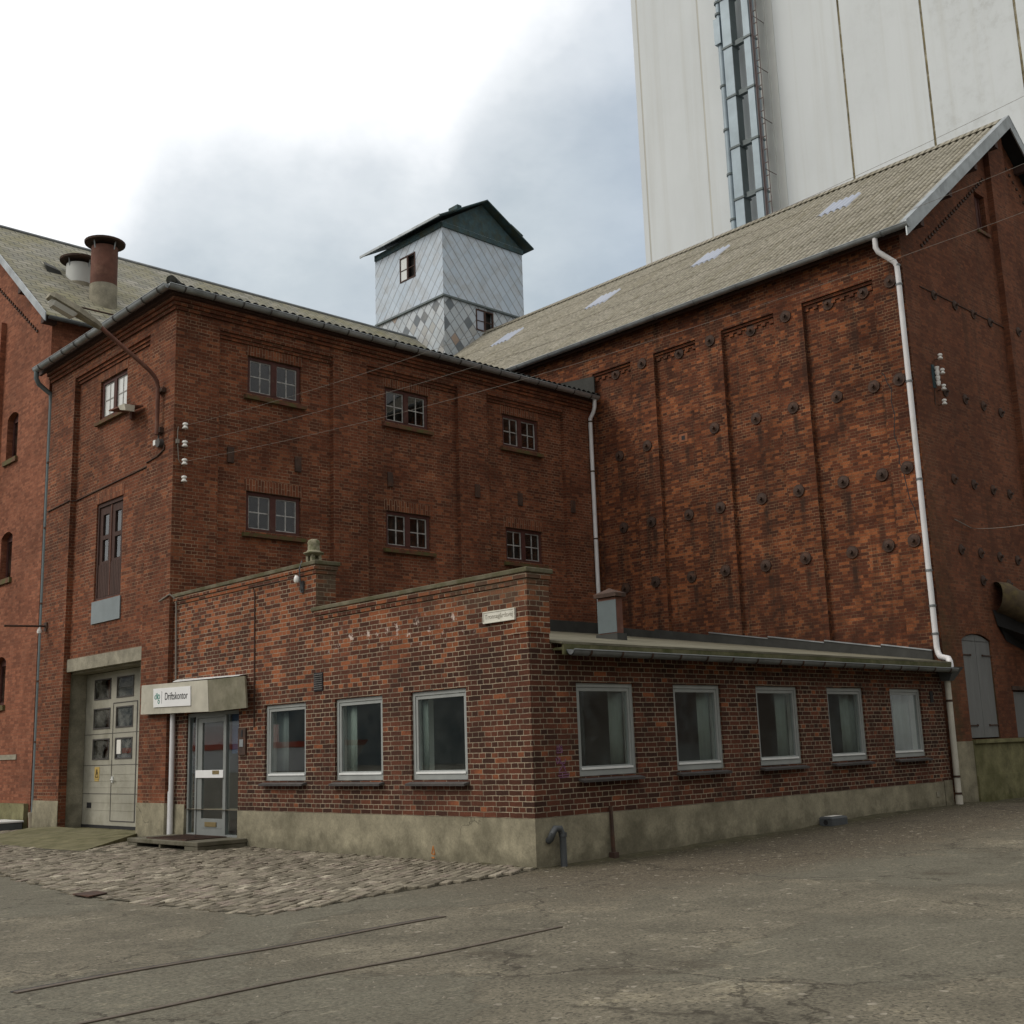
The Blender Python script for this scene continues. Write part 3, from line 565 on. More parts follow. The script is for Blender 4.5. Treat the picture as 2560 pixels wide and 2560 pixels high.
# ------------------------------------------------------------------ window prototypes (local: faces -Y, origin bottom centre)
def ext_window(parent, wdt=1.16, hgt=1.18):
    f = LB(); h = wdt / 2; fw_, fd = 0.055, 0.09
    f.box(-h, -h + fw_, 0.0, fd, 0, hgt); f.box(h - fw_, h, 0.0, fd, 0, hgt); f.box(-h + fw_, h - fw_, 0.0, fd, hgt - fw_, hgt); f.box(-h + fw_, h - fw_, 0.0, fd, 0, fw_ + 0.02)
    o = f.build('window', 'alu', parent, bevel=0.004)
    WL[o.name] = (0, 0, 0)
    s_ = LB(); i0 = h - fw_ - 0.002; sw = 0.042
    s_.box(-i0, -i0 + sw, 0.012, 0.07, fw_ + 0.03, hgt - fw_ - 0.003); s_.box(i0 - sw, i0, 0.012, 0.07, fw_ + 0.03, hgt - fw_ - 0.003); s_.box(-i0 + sw, i0 - sw, 0.012, 0.07, hgt - fw_ - 0.048, hgt - fw_ - 0.003); s_.box(-i0 + sw, i0 - sw, 0.012, 0.07, fw_ + 0.03, fw_ + 0.07)
    s_.build('sash', 'alu', o, bevel=0.003)
    LB().box(-i0 + 0.01, i0 - 0.01, -0.014, 0.011, fw_ + 0.024, fw_ + 0.052).build('drip_bar', 'alu_light', o)
    LB().box(-i0 + 0.035, i0 - 0.035, 0.035, 0.055, fw_ + 0.06, hgt - fw_ - 0.04).build('pane', 'glass', o)
    sl_ = LB(); sl_.hexa([(-h - 0.03, -0.13, -0.075), (h + 0.03, -0.13, -0.075), (h + 0.03, 0.06, -0.03), (-h - 0.03, 0.06, -0.03), (-h - 0.03, -0.135, -0.045), (h + 0.03, -0.135, -0.045), (h + 0.03, 0.06, -0.004), (-h - 0.03, 0.06, -0.004)])
    sl_.build('sill', 'slate', o)
    rv = LB(); rv.box(-h - 0.001, -h + 0.012, fd + 0.003, 0.36, 0.02, hgt); rv.box(h - 0.012, h + 0.001, fd + 0.003, 0.36, 0.02, hgt); rv.box(-h + 0.012, h - 0.012, fd + 0.003, 0.36, hgt - 0.014, hgt); rv.box(-h + 0.012, h - 0.012, fd + 0.003, 0.42, 0.0, 0.02)
    rv.build('window_lining', 'reveal', o)
    return o
def loft_window(parent, wdt=1.24, hgt=0.80, frame='redwood', mun='muntin'):
    h = wdt / 2; f = LB(); fw_ = 0.075
    f.box(-h, -h + fw_, 0, 0.1, 0, hgt); f.box(h - fw_, h, 0, 0.1, 0, hgt); f.box(-h + fw_, h - fw_, 0, 0.1, hgt - fw_, hgt); f.box(-h + fw_, h - fw_, 0, 0.1, 0, 0.06); f.box(-0.065, 0.065, -0.008, 0.1, 0.06, hgt - fw_)
    o = f.build('window', frame, parent); WL[o.name] = (0, 0, 0)
    for sgn in (-1, 1):
        a, b = sorted((sgn * 0.065, sgn * (h - fw_))); c_ = (a + b) / 2; z0, z1 = 0.06, hgt - fw_
        g = LB(); e = 0.022
        g.box(a, a + e, 0.02, 0.05, z0, z1); g.box(b - e, b, 0.02, 0.05, z0, z1); g.box(a + e, b - e, 0.02, 0.05, z0, z0 + e); g.box(a + e, b - e, 0.02, 0.05, z1 - e, z1)
        g.box(c_ - 0.012, c_ + 0.012, 0.022, 0.048, z0 + e, z1 - e); g.box(a + e, c_ - 0.012, 0.022, 0.048, (z0 + z1) / 2 - 0.012, (z0 + z1) / 2 + 0.012); g.box(c_ + 0.012, b - e, 0.022, 0.048, (z0 + z1) / 2 - 0.012, (z0 + z1) / 2 + 0.012)
        g.build('glazing_bar', mun, o)
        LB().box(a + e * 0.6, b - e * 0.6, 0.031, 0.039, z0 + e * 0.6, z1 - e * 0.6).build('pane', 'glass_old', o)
    sl_ = LB(); sl_.hexa([(-h - 0.09, -0.13, -0.13), (h + 0.09, -0.13, -0.13), (h + 0.09, 0.10, -0.12), (-h - 0.09, 0.10, -0.12), (-h - 0.09, -0.14, -0.055), (h + 0.09, -0.14, -0.055), (h + 0.09, 0.10, -0.002), (-h - 0.09, 0.10, -0.002)])
    sl_.build('sill', 'sill_brick', o)
    return o

# ------------------------------------------------------------------ brick office (low extension in the corner)
office = thing('office_building', 'low brick office with large grey windows, stepped parapet and felt roof in the corner', 'building', (0, 0, 0))
FW = [(4.975, 6.15), (3.03, 4.20), (1.215, 2.385)]          # openings in the front, along Y
RWs = [(0.82, 1.95), (2.78, 3.87), (4.745, 5.87), (6.71, 7.83), (8.71, 9.80)]
ZW0, ZW1 = 1.045, 2.235
mb = MB()
mb.wall('x', 0.0, 0.0, 4.68, 0.583, 3.60, [(a, b, ZW0, ZW1) for a, b in FW if b < 4.68], 0.36)
mb.wall('x', 0.0, 4.68, 9.30, 0.583, 3.60, [(4.975, 6.15, ZW0, ZW1), (6.96, 8.74, 0.583, 2.22)], 0.36)
mb.wall('x', 0.0, 4.70, 9.30, 3.60, 4.335)
mb.wall('y', 0.0, 0.0, 10.62, 0.583, 2.72, [(a, b, ZW0, ZW1) for a, b in RWs], 0.36)
mb.wall('y', 0.0, 0.0, 0.37, 2.72, 3.60)                     # end of the parapet
mb.wall('y', 4.70, 0.0, 0.37, 3.60, 4.335)
mb.poly((0.37, 0, 2.6), (0.37, 4.7, 2.6), (0.37, 4.7, 3.6), (0.37, 0, 3.6)); mb.poly((0.37, 4.7, 2.6), (0.37, 9.3, 2.6), (0.37, 9.3, 4.335), (0.37, 4.7, 4.335))
mb.poly((10.62, 0, 0.0), (10.62, 0.5, 0.0), (10.62, 0.5, 2.8), (10.62, 0, 2.72))
wall_o = mb.build('wall', 'brick_ext', office)
mb = MB(); mb.box(-0.012, 0.38, -0.010, 0.0, 2.84, 3.47); mb.box(-0.012, -0.0, 0.0, 0.30, 2.84, 3.47)
mb.box(-0.02, 0.375, -0.02, 4.69, 3.47, 3.535); mb.box(-0.045, 0.385, -0.045, 4.69, 3.535, 3.602)
mb.box(-0.02, 0.375, 4.68, 9.29, 4.205, 4.27); mb.box(-0.045, 0.385, 4.655, 9.29, 4.27, 4.337)
mb.build('brick_cornice', 'brick_ext', office)
mb = MB(); mb.box(-0.065, 0.42, -0.065, 4.76, 3.604, 3.668); mb.box(-0.065, 0.42, 4.63, 9.295, 4.339, 4.405)
mb.build('coping', 'coping', office, bevel=0.012)
mb = MB()
mb.box(-0.014, 0.3, 0.0, 6.95, -0.25, 0.579); mb.box(-0.014, 0.3, 8.75, 9.3, -0.25, 0.66); mb.box(-0.014, 10.30, -0.014, -0.0005, -0.25, 0.579); mb.box(10.33, 10.62, -0.016, -0.0005, -0.25, 0.60)
mb.build('plinth', 'plinth', office)
mb = MB()                                                    # soldier courses over the office windows are plain stretcher rows: a shallow lintel band
# interior rooms
mb = MB(); mb.poly((0.37, 0.37, 0.28), (10.6, 0.37, 0.28), (10.6, 6.9, 0.28), (0.37, 6.9, 0.28)); mb.poly((0.37, 0.37, 2.55), (10.6, 0.37, 2.55), (10.6, 6.9, 2.55), (0.37, 6.9, 2.55))
mb.poly((4.2, 3.6, 0.28), (10.6, 3.6, 0.28), (10.6, 3.6, 2.55), (4.2, 3.6, 2.55)); mb.poly((4.2, 3.6, 0.28), (4.2, 6.9, 0.28), (4.2, 6.9, 2.55), (4.2, 3.6, 2.55))
mb.poly((0.37, 6.86, 0.28), (4.2, 6.86, 0.28), (4.2, 6.86, 2.55), (0.37, 6.86, 2.55))
for x in (2.36, 6.3, 8.2): mb.box(x, x + 0.1, 0.40, 3.6, 0.28, 2.55)
mb.box(0.40, 2.36, 2.66, 2.76, 0.28, 2.55); mb.box(0.40, 4.2, 4.55, 4.65, 0.28, 2.55); mb.poly((10.55, 0.37, 0.28), (10.55, 3.6, 0.28), (10.55, 3.6, 2.55), (10.55, 0.37, 2.55))
mb.build('interior_wall', 'interior', office)
# roof: a lean-to sheet with fascia
mb = MB(); K = 0.15
def rz_(y): return 2.70 + K * (y + 0.22)
def slab(x0, x1, y0, y1): mb.hexa([(x0, y0, rz_(y0)), (x1, y0, rz_(y0)), (x1, y1, rz_(y1)), (x0, y1, rz_(y1)), (x0, y0, rz_(y0) + 0.03), (x1, y0, rz_(y0) + 0.03), (x1, y1, rz_(y1) + 0.03), (x0, y1, rz_(y1) + 0.03)])
slab(0.375, 10.66, -0.22, 0.55); slab(0.375, 11.64, 0.55, 9.29)
mb.build('roof', 'felt', office)
mb = MB(); mb.box(0.40, 10.66, -0.218, -0.185, 2.57, 2.698); mb.box(10.62, 10.66, -0.185, 0.5, 2.62, 2.698)
mb.box(0.40, 10.62, -0.185, -0.02, 2.63, 2.66)
mb.build('fascia', 'fascia', office)
mb = MB()
for a, b, y0, y1 in ((0.36, 2.4, 0, 0), ): pass
for y0, y1 in ((0.62, 1.7), (1.7, 3.0), (3.0, 4.4), (4.4, 6.0), (6.0, 7.6), (7.6, 9.25)):
    zt = rz_(y0) + 0.20; zu = rz_(y1) + 0.24; mb.hexa([(11.60, y0, rz_(y0) + 0.02), (11.64, y0, rz_(y0) + 0.02), (11.64, y1, rz_(y1) + 0.02), (11.60, y1, rz_(y1) + 0.02), (11.60, y0, zt), (11.64, y0, zt), (11.64, y1, zu), (11.60, y1, zu)])
mb.box(0.385, 11.6, 9.24, 9.28, 4.1, 4.42)
mb.build('roof_flashing', 'felt_dark', office)
mb = MB()
for y0, y1 in ((0.62, 1.7), (1.7, 3.0), (3.0, 4.4), (4.4, 6.0)):
    zt = rz_(y0) + 0.202; zu = rz_(y1) + 0.242; mb.hexa([(11.585, y0, zt), (11.645, y0, zt), (11.645, y1 - 0.01, zu), (11.585, y1 - 0.01, zu), (11.585, y0, zt + 0.025), (11.645, y0, zt + 0.025), (11.645, y1 - 0.01, zu + 0.025), (11.585, y1 - 0.01, zu + 0.025)])
mb.build('flashing_trim', 'zinc', office)
def gutter(parent, p0, p1, r, mat, nbr, brmat='iron', seg=9, thick=0.012, brname='gutter_bracket', endcaps=True):
    """half-round gutter from p0 to p1 (level), its brackets as parts of it"""
    p0, p1 = Vector(p0), Vector(p1); d = (p1 - p0).normalized(); s_ = Vector((0, 0, 1)).cross(d)
    mb = MB(); n = seg
    outer = [s_ * (r * math.cos(math.pi + math.pi * k / n)) + Vector((0, 0, r * math.sin(math.pi + math.pi * k / n))) for k in range(n + 1)]
    inner = [v * ((r - thick) / r) for v in outer]
    ring = outer + inner[::-1]; mb.prism([tuple(p0 + v) for v in ring], tuple(p1 - p0))
    if endcaps:
        for p in (p0, p1): mb.prism([tuple(p + v) for v in outer], tuple(d * 0.006))
    mb.tube([p0 + s_ * (-r) + Vector((0, 0, 0.004)), p1 + s_ * (-r) + Vector((0, 0, 0.004))], 0.011, 6); mb.tube([p0 + s_ * r + Vector((0, 0, 0.004)), p1 + s_ * r + Vector((0, 0, 0.004))], 0.011, 6)
    o = mb.build('gutter', mat, parent, smooth=True)
    for i in range(nbr):
        c_ = p0.lerp(p1, (i + 0.5) / nbr); mb = MB(); arc = [s_ * ((r + 0.006) * math.cos(math.pi + math.pi * k / n)) + Vector((0, 0, (r + 0.006) * math.sin(math.pi + math.pi * k / n))) for k in range(n + 1)]
        arc2 = [v * ((r + 0.014) / (r + 0.006)) for v in arc]
        mb.prism([tuple(c_ + v) for v in arc + arc2[::-1]], tuple(d * 0.028)); mb.build(brname, brmat, o)
    return o
gutter(office, (0.44, -0.295, 2.615), (10.62, -0.295, 2.590), 0.068, 'zinc_dark', 17)
# hopper and downpipe at the office corner
hop = MB(); hop.hexa([(10.50, -0.22, 2.38), (10.66, -0.22, 2.38), (10.66, -0.06, 2.38), (10.50, -0.06, 2.38), (10.44, -0.37, 2.62), (10.80, -0.37, 2.62), (10.80, -0.02, 2.62), (10.44, -0.02, 2.62)])
hop.build('rainwater_hopper', 'cement_pipe', office)
dp = MB(); dp.tube([(10.60, -0.13, 2.42), (10.60, -0.12, 0.30)], 0.055, 14); dp.tube([(10.60, -0.12, 0.32), (10.60, -0.12, 0.17)], 0.065, 14)
dpo = dp.build('downpipe', 'pvc_dirty', office, smooth=True)
for z in (2.02, 0.66, 0.36): MB().tube([(10.60, -0.125, z - 0.02), (10.60, -0.125, z + 0.02)], 0.061, 14).build('pipe_clip', 'iron', dpo)
# windows
w0 = ext_window(office)
lst = []
for i, (a, b) in enumerate(RWs):
    o = w0 if i == 0 else copy_tree(w0, office); place(o, ((a + b) / 2, 0.035, ZW0 + 0.005)); o.scale = ((b - a - 0.004) / 1.16, 1, (ZW1 - ZW0 - 0.008) / 1.18); lst.append(o)
for i, (a, b) in enumerate(FW):
    o = copy_tree(w0, office); place(o, (0.035, (a + b) / 2, ZW0 + 0.005), R(-90)); o.scale = ((b - a - 0.004) / 1.16, 1, (ZW1 - ZW0 - 0.008) / 1.18); lst.append(o)
def curtain(pts, z0, z1, name='curtain', mat='curtain'):
    mb = MB(); n_ = 40; rows = []
    (xa, ya), (xb, yb) = pts; L_ = math.hypot(xb - xa, yb - ya); nxv, nyv = -(yb - ya) / L_, (xb - xa) / L_
    for k in range(n_ + 1):
        t_ = k / n_; wv = 0.022 * math.sin(t_ * L_ / 0.045); rows.append((xa + (xb - xa) * t_ + nxv * wv, ya + (yb - ya) * t_ + nyv * wv))
    mb.v = [(x, y, z) for x, y in rows for z in (z0, z1)]; mb.f = [(2 * k, 2 * k + 2, 2 * k + 3, 2 * k + 1) for k in range(n_)]
    o = mb.build(name, mat, office, smooth=True); md = o.modifiers.new('thick', 'SOLIDIFY'); md.thickness = 0.004; return o
for a, b in ((1.60, 1.885), (3.50, 3.81), (5.46, 5.81), (7.33, 7.77)): curtain(((a, 0.165), (b, 0.165)), ZW0 + 0.02, 2.22)
curtain(((9.12, 0.20), (9.74, 0.20)), ZW0 + 0.02, 2.22); curtain(((0.9, 0.55), (1.55, 0.55)), 0.75, 2.4, mat='curtain_dim'); curtain(((7.0, 0.6), (7.5, 0.6)), 0.75, 2.4, mat='curtain_dim')
curtain(((0.165, 3.86), (0.165, 4.13)), ZW0 + 0.02, 2.22); curtain(((0.165, 2.20), (0.165, 2.32)), ZW0 + 0.02, 2.22); curtain(((0.20, 5.75), (0.20, 6.08)), ZW0 + 0.02, 2.22, mat='curtain_dim')
MB().box(1.2, 1.9, 2.95, 3.2, 0.9, 1.55).build('office_screen', 'white', office); MB().box(0.6, 1.9, 2.9, 3.7, 0.98, 1.02).build('office_desk', 'brownwood', office)
MB().box(1.0, 1.06, 3.1, 3.5, 1.02, 1.75).build('office_poster', 'paper', office)

# entrance: door, sidelights, canopy
doorz = 0.13
mb = MB(); fx0, fx1 = 0.03, 0.11
for a, b in ((8.68, 8.735), (8.41, 8.46), (7.42, 7.47), (6.965, 6.99)): mb.box(fx0, fx1, a, b, doorz, 2.21)
for a, b in ((6.99, 7.42), (8.46, 8.68)): mb.box(fx0, fx1, a, b, doorz, doorz + 0.05); mb.box(fx0, fx1, a, b, 2.15, 2.21)
mb.box(fx0, fx1, 7.47, 8.41, 2.12, 2.21)
ent = mb.build('entrance_frame', 'door_grey', office)
for a, b in ((6.99, 7.42), (8.46, 8.68)): MB().box(0.06, 0.075, a, b, doorz + 0.05, 2.15).build('sidelight_pane', 'glass', ent)
mb = MB(); dx0, dx1 = 0.045, 0.095
mb.box(dx0, dx1, 8.25, 8.405, doorz + 0.02, 2.115); mb.box(dx0, dx1, 7.475, 7.535, doorz + 0.02, 2.115); mb.box(dx0, dx1, 7.535, 8.25, 2.04, 2.115); mb.box(dx0, dx1, 7.535, 8.25, doorz + 0.02, 0.43)
mb.box(dx0 - 0.006, dx0 - 0.001, 7.56, 8.22, 0.275, 0.285)
door = mb.build('door', 'door_grey', office)
MB().box(0.065, 0.075, 7.535, 8.25, 0.43, 2.04).build('pane', 'glass', door)
mb = MB(); mb.box(0.020, 0.040, 7.49, 8.43, 1.105, 1.235); mb.build('push_bar', 'white', door, bevel=0.004)
MB().box(0.014, 0.0195, 7.62, 7.84, 1.165, 1.228).build('sticker', 'brass', door)
MB().box(0.030, 0.0445, 7.72, 8.10, 0.30, 0.375).build('letter_slot', 'brass', door)
MB().box(0.05, 0.30, 6.96, 8.74, 0.0, doorz - 0.002).build('door_sill', 'coping', office)
mb = MB(); mb.poly((1.6, 6.9, 0.12), (1.6, 9.25, 0.12), (1.6, 9.25, 2.5), (1.6, 6.9, 2.5)); mb.poly((0.12, 9.2, 0.12), (1.6, 9.2, 0.12), (1.6, 9.2, 2.5), (0.12, 9.2, 2.5)); mb.poly((0.12, 6.92, 0.12), (1.6, 6.92, 0.12), (1.6, 6.92, 2.5), (0.12, 6.92, 2.5)); mb.poly((0.12, 6.92, 0.12), (1.6, 6.92, 0.12), (1.6, 9.2, 0.12), (0.12, 9.2, 0.12)); mb.poly((0.12, 6.92, 2.5), (1.6, 6.92, 2.5), (1.6, 9.2, 2.5), (0.12, 9.2, 2.5))
mb.build('hallway', 'interior', office)
mb = MB(); mb.box(0.13, 0.16, 8.47, 8.66, 0.9, 2.15); mb.box(0.13, 0.16, 7.0, 7.4, 1.5, 2.15); mb.build('blue_panel', 'blue_board', office)
mb = MB(); mb.box(-0.185, -0.116, 6.80, 9.28, 2.26, 2.66); mb.box(-0.185, -0.116, 9.28, 10.03, 2.28, 2.68); mb.box(-0.116, -0.004, 6.95, 9.27, 2.52, 2.66)
can = mb.build('canopy', 'felt', office)
MB().hexa([(-0.222, 7.57, 2.205), (-0.187, 7.57, 2.205), (-0.187, 10.07, 2.262), (-0.222, 10.07, 2.262), (-0.222, 7.63, 2.74), (-0.187, 7.63, 2.74), (-0.187, 10.06, 2.79), (-0.222, 10.06, 2.79)]).build('fascia_panel', 'canopy_light', can)
MB().hexa([(-0.217, 6.36, 2.212), (-0.187, 6.36, 2.212), (-0.187, 7.56, 2.198), (-0.217, 7.56, 2.198), (-0.217, 6.43, 2.725), (-0.187, 6.43, 2.725), (-0.187, 7.62, 2.738), (-0.217, 7.62, 2.738)]).build('fascia_panel', 'canopy_dark', can, label='dark dirty fascia panel at the right end of the canopy')
mb = MB(); mb.hexa([(-0.20, 6.62, 2.742), (-0.01, 6.75, 2.772), (-0.01, 9.10, 2.83), (-0.20, 8.9, 2.78), (-0.20, 6.62, 2.752), (-0.01, 6.75, 2.782), (-0.01, 9.10, 2.84), (-0.20, 8.9, 2.79)]); mb.build('cover_sheet', 'alu_light', can)
# small fittings on the office
mb = MB(); mb.box(-0.012, -0.001, 4.50, 4.74, 2.38, 2.66); g_ = mb.build('air_vent', 'black', office)
for i in range(8):
    z = 2.40 + i * 0.032; MB().hexa([(-0.024, 4.51, z), (-0.0125, 4.51, z + 0.012), (-0.0125, 4.73, z + 0.012), (-0.024, 4.73, z), (-0.024, 4.51, z + 0.006), (-0.0125, 4.51, z + 0.018), (-0.0125, 4.73, z + 0.018), (-0.024, 4.73, z + 0.006)]).build('vent_slat', 'slate', g_)
MB().box(10.13, 10.24, -0.012, 0.02, 1.99, 2.20).build('air_vent', 'black', office)
mb = MB(); mb.box(-0.03, -0.001, 6.70, 6.93, 1.47, 1.90); ic = mb.build('intercom', 'iron', office); MB().box(-0.04, -0.0305, 6.76, 6.87, 1.60, 1.72).build('button_plate', 'zinc', ic); MB().box(-0.036, -0.0305, 6.78, 6.83, 1.76, 1.87).build('door_card', 'black', ic)
mb = MB(); mb.tube([(-0.07, 9.12, 2.28), (-0.07, 9.12, 0.06)], 0.045, 12); mb.build('downpipe', 'pvc', office, smooth=True, label='white downpipe beside the entrance')
mb = MB(); mb.tube([(-0.06, 9.23, 0.88), (-0.06, 9.23, 0.06)], 0.018, 8); mb.build('conduit', 'pvc', office)
mb = MB(); mb.tube([(-0.10, 9.7, 4.32), (-0.12, 9.26, 4.40), (-0.03, 9.18, 4.30), (-0.03, 9.16, 4.1), (-0.03, 9.12, 2.80)], 0.016, 8); mb.build('cable', 'rope', office)
mb = MB(); mb.tube([(-0.02, 6.50, 4.16), (-0.02, 6.47, 4.05), (-0.02, 6.45, 1.9)], 0.011, 6); mb.tube([(-0.055, 5.1, 4.19), (-0.055, 6.46, 4.2), (-0.02, 6.50, 4.16)], 0.008, 6); mb.build('cable', 'iron', office)
mb = MB(); mb.tube([(0.19, -0.02, 0.31), (0.19, -0.06, 0.33), (0.19, -0.10, 0.40), (0.24, -0.10, 0.455), (0.32, -0.10, 0.45), (0.365, -0.10, 0.37), (0.37, -0.10, 0.0)], 0.042, 12); mb.tube([(0.367, -0.10, 0.40), (0.367, -0.10, 0.35)], 0.052, 12); mb.build('vent_pipe', 'cement_pipe', office, smooth=True)
mb = MB(); mb.box(9.98, 10.08, -0.03, -0.0145, 0.33, 0.42); mb.build('wall_socket', 'concrete', office)
# chimney box on the office roof
cx0, cx1, cy0, cy1 = 4.85, 5.02, 2.82, 3.23
mb = MB(); mb.box(cx0, cx1, cy0, cy1, 3.1, 3.93); ch = mb.build('chimney', 'rust', office); MB().box(cx0 - 0.012, cx0 - 0.001, cy0 - 0.01, cy1 + 0.01, 3.32, 3.88).build('cover_sheet', 'duct_dark', ch)
MB().box(cx0 - 0.04, cx1 + 0.04, cy0 - 0.04, cy1 + 0.04, 3.08, 3.30).build('base_flashing', 'felt_dark', ch)
mb = MB(); mb.box(cx0 - 0.05, cx1 + 0.05, cy0 - 0.05, cy1 + 0.05, 3.935, 4.0); mb.add([(cx0 - 0.05, cy0 - 0.05, 4.0), (cx1 + 0.05, cy0 - 0.05, 4.0), (cx1 + 0.05, cy1 + 0.05, 4.0), (cx0 - 0.05, cy1 + 0.05, 4.0), ((cx0 + cx1) / 2, (cy0 + cy1) / 2, 4.10)], [(0, 1, 4), (1, 2, 4), (2, 3, 4), (3, 0, 4)]); mb.build('chimney_cap', 'iron', ch)
# chimney pot on the parapet
pc = (0.16, 5.0, 4.42)
mb = MB()
for k in range(4):
    a = R(45 + 90 * k); c_, s_ = math.cos(a), math.sin(a); mb.box(pc[0] + 0.085 * c_ - 0.028, pc[0] + 0.085 * c_ + 0.028, pc[1] + 0.085 * s_ - 0.028, pc[1] + 0.085 * s_ + 0.028, 4.42, 4.56)
mb.lathe((pc[0], pc[1], 4.53), [(0.10, 0), (0.135, 0.02), (0.165, 0.035), (0.165, 0.05), (0.115, 0.07), (0.098, 0.09), (0.095, 0.18), (0.10, 0.22), (0.085, 0.255), (0.06, 0.265)], 16)
mb.build('chimney_pot', 'stone_pot', office, smooth=True)
# spray marks
def strokes(name, mat, lines, plane, parent, wd=0.012):
    mb = MB()
    for ln in lines:
        for (a, b), (c_, d_) in zip(ln, ln[1:]):
            L_ = math.hypot(c_ - a, d_ - b) or 1; ox, oz = -(d_ - b) / L_ * wd / 2, (c_ - a) / L_ * wd / 2
            q = [(a + ox, b + oz), (c_ + ox, d_ + oz), (c_ - ox, d_ - oz), (a - ox, b - oz)]
            mb.prism([plane(u, z) for u, z in q], tuple(x - y for x, y in zip(plane(0, 0, 0.003), plane(0, 0, 0.0))))
    return mb.build(name, mat, parent)
yp = lambda u, z, d=0.0: (u, -0.0015 - d, z); xp = lambda u, z, d=0.0: (-0.0155 - d, u, z)
strokes('graffiti', 'graffiti', [[(0.42, 1.36), (0.43, 1.45), (0.45, 1.37), (0.47, 1.46), (0.485, 1.37), (0.51, 1.45), (0.515, 1.36), (0.42, 1.355), (0.42, 1.41), (0.52, 1.42)], [(0.40, 1.29), (0.42, 1.22), (0.46, 1.26), (0.50, 1.22), (0.56, 1.17)], [(0.42, 1.31), (0.49, 1.24), (0.55, 1.22), (0.57, 1.28)], [(0.45, 1.13), (0.52, 1.20), (0.565, 1.13)], [(0.44, 1.11), (0.58, 1.115)], [(0.43, 1.075), (0.63, 1.09)], [(0.45, 1.05), (0.62, 1.06)], [(0.47, 1.30), (0.47, 1.22)]], yp, office)
strokes('spray_mark', 'orange_spray', [[(1.93, 0.20), (1.97, 0.10), (1.90, 0.09), (1.93, 0.18)], [(1.91, 0.05), (1.97, 0.05)]], xp, office, 0.02)

# ------------------------------------------------------------------ brick garage building with the window facade
gar = thing('garage_building', 'tall flat-eaved brick building with small red-framed windows and a garage door', 'building', (-0.1, 9.3, 0))
YP, YF = 9.30, 9.415         # pilaster face, panel face
UW = [(1.535, 2.80), (4.975, 6.215), (8.515, 9.735)]
holes = [(a, b, 5.785, 6.585) for a, b in UW] + [(a, b, 8.585, 9.385) for a, b in UW]
mb = MB(); mb.wall('y', YF, 0.02, 11.65, 0.0, 10.15, holes, 0.30)
mb.wall('x', 0.02, YF, 15.19, 0.0, 10.15, [(10.60, 14.05, 0.0, 3.32), (11.60, 12.83, 4.68, 6.71), (11.60, 12.86, 8.54, 9.39)], 0.42)
mb.poly((0.25, 15.19, 0), (0.25, 15.62, 0), (0.25, 15.62, 10.2), (0.25, 15.19, 10.2)); mb.poly((0.02, 15.19, 0), (0.25, 15.19, 0), (0.25, 15.19, 10.2), (0.02, 15.19, 10.2))
mb.build('wall', 'brick_main', gar)
mb = MB()
for a, b in ((3.53, 4.41), (7.02, 7.92), (10.54, 11.645)): MB().box(a, b, YP, YF + 0.05, 2.6, 9.79).build('pilaster', 'brick_main', gar)
mb.box(-0.10, 0.84, YP, YF + 0.05, 0.0, 9.79); mb.box(-0.10, 0.07, YF + 0.05, 10.36, 0.0, 9.79); mb.build('pilaster', 'brick_main', gar)
MB().box(-0.10, 0.07, 13.92, 15.19, 0.0, 9.79).build('pilaster', 'brick_main', gar)
mb = MB()
for a, b in ((0.84, 3.53), (4.41, 7.02), (7.92, 10.54)):
    mb.box(a, b, YF - 0.035, YF + 0.03, 9.60, 9.665); mb.box(a, b, YF - 0.07, YF + 0.03, 9.665, 9.73); mb.box(a, b, YP + 0.004, YF + 0.03, 9.73, 9.79)
mb.box(-0.015, 0.05, 10.36, 13.92, 9.60, 9.665); mb.box(-0.05, 0.05, 10.36, 13.92, 9.665, 9.73); mb.box(-0.096, 0.05, 10.36, 13.92, 9.73, 9.79)
for i, (dz, pr) in enumerate(((9.79, 0.0), (9.93, 0.045), (10.0, 0.09), (10.07, 0.135))):
    h_ = 0.14 if i == 0 else 0.07
    mb.box(-0.10 - pr, 11.645, YP - pr, YF + 0.04, dz, dz + h_); mb.box(-0.10 - pr, 0.06, YF + 0.04, 15.19, dz, dz + h_)
mb.build('brick_cornice', 'brick_main', gar)
mb = MB(); mb.box(-0.112, -0.0995, 9.288, 10.368, -0.1, 0.68); mb.box(-0.0995, 0.0, 9.288, 9.2995, -0.1, 0.68); mb.build('plinth', 'plinth', gar); mb = MB(); mb.box(-0.112, -0.0995, 13.90, 15.2, -0.1, 0.68)
mb.build('plinth', 'plinth', gar)
mb = MB()
for (a, b) in UW:
    for z in (6.587, 9.387):
        MB().box(a - 0.05, b + 0.05, YF - 0.006, YF + 0.02, z, 9.598 if z > 9 else z + 0.24).build('soldier_course', 'soldier', gar)
MB().box(0.014, 0.04, 11.55, 12.91, 9.392, 9.598).build('soldier_course', 'soldier', gar); MB().box(0.014, 0.04, 11.55, 12.88, 6.712, 6.95).build('soldier_course', 'soldier', gar)
wl = loft_window(gar)
for i, (a, b) in enumerate(UW):
    for z in (5.785, 8.585):
        o = wl if (i == 0 and z < 6) else copy_tree(wl, gar); place(o, ((a + b) / 2, YF + 0.045, z + 0.002)); o.scale = ((b - a - 0.004) / 1.24, 1, (0.796) / 0.80)
wb = loft_window(gar, 1.255, 0.845, 'redwood', 'muntin')
place(wb, (0.065, 12.23, 8.542), R(-90))
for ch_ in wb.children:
    if ch_.name.startswith('pane'): ch_.data.materials[0] = M['glass_white']
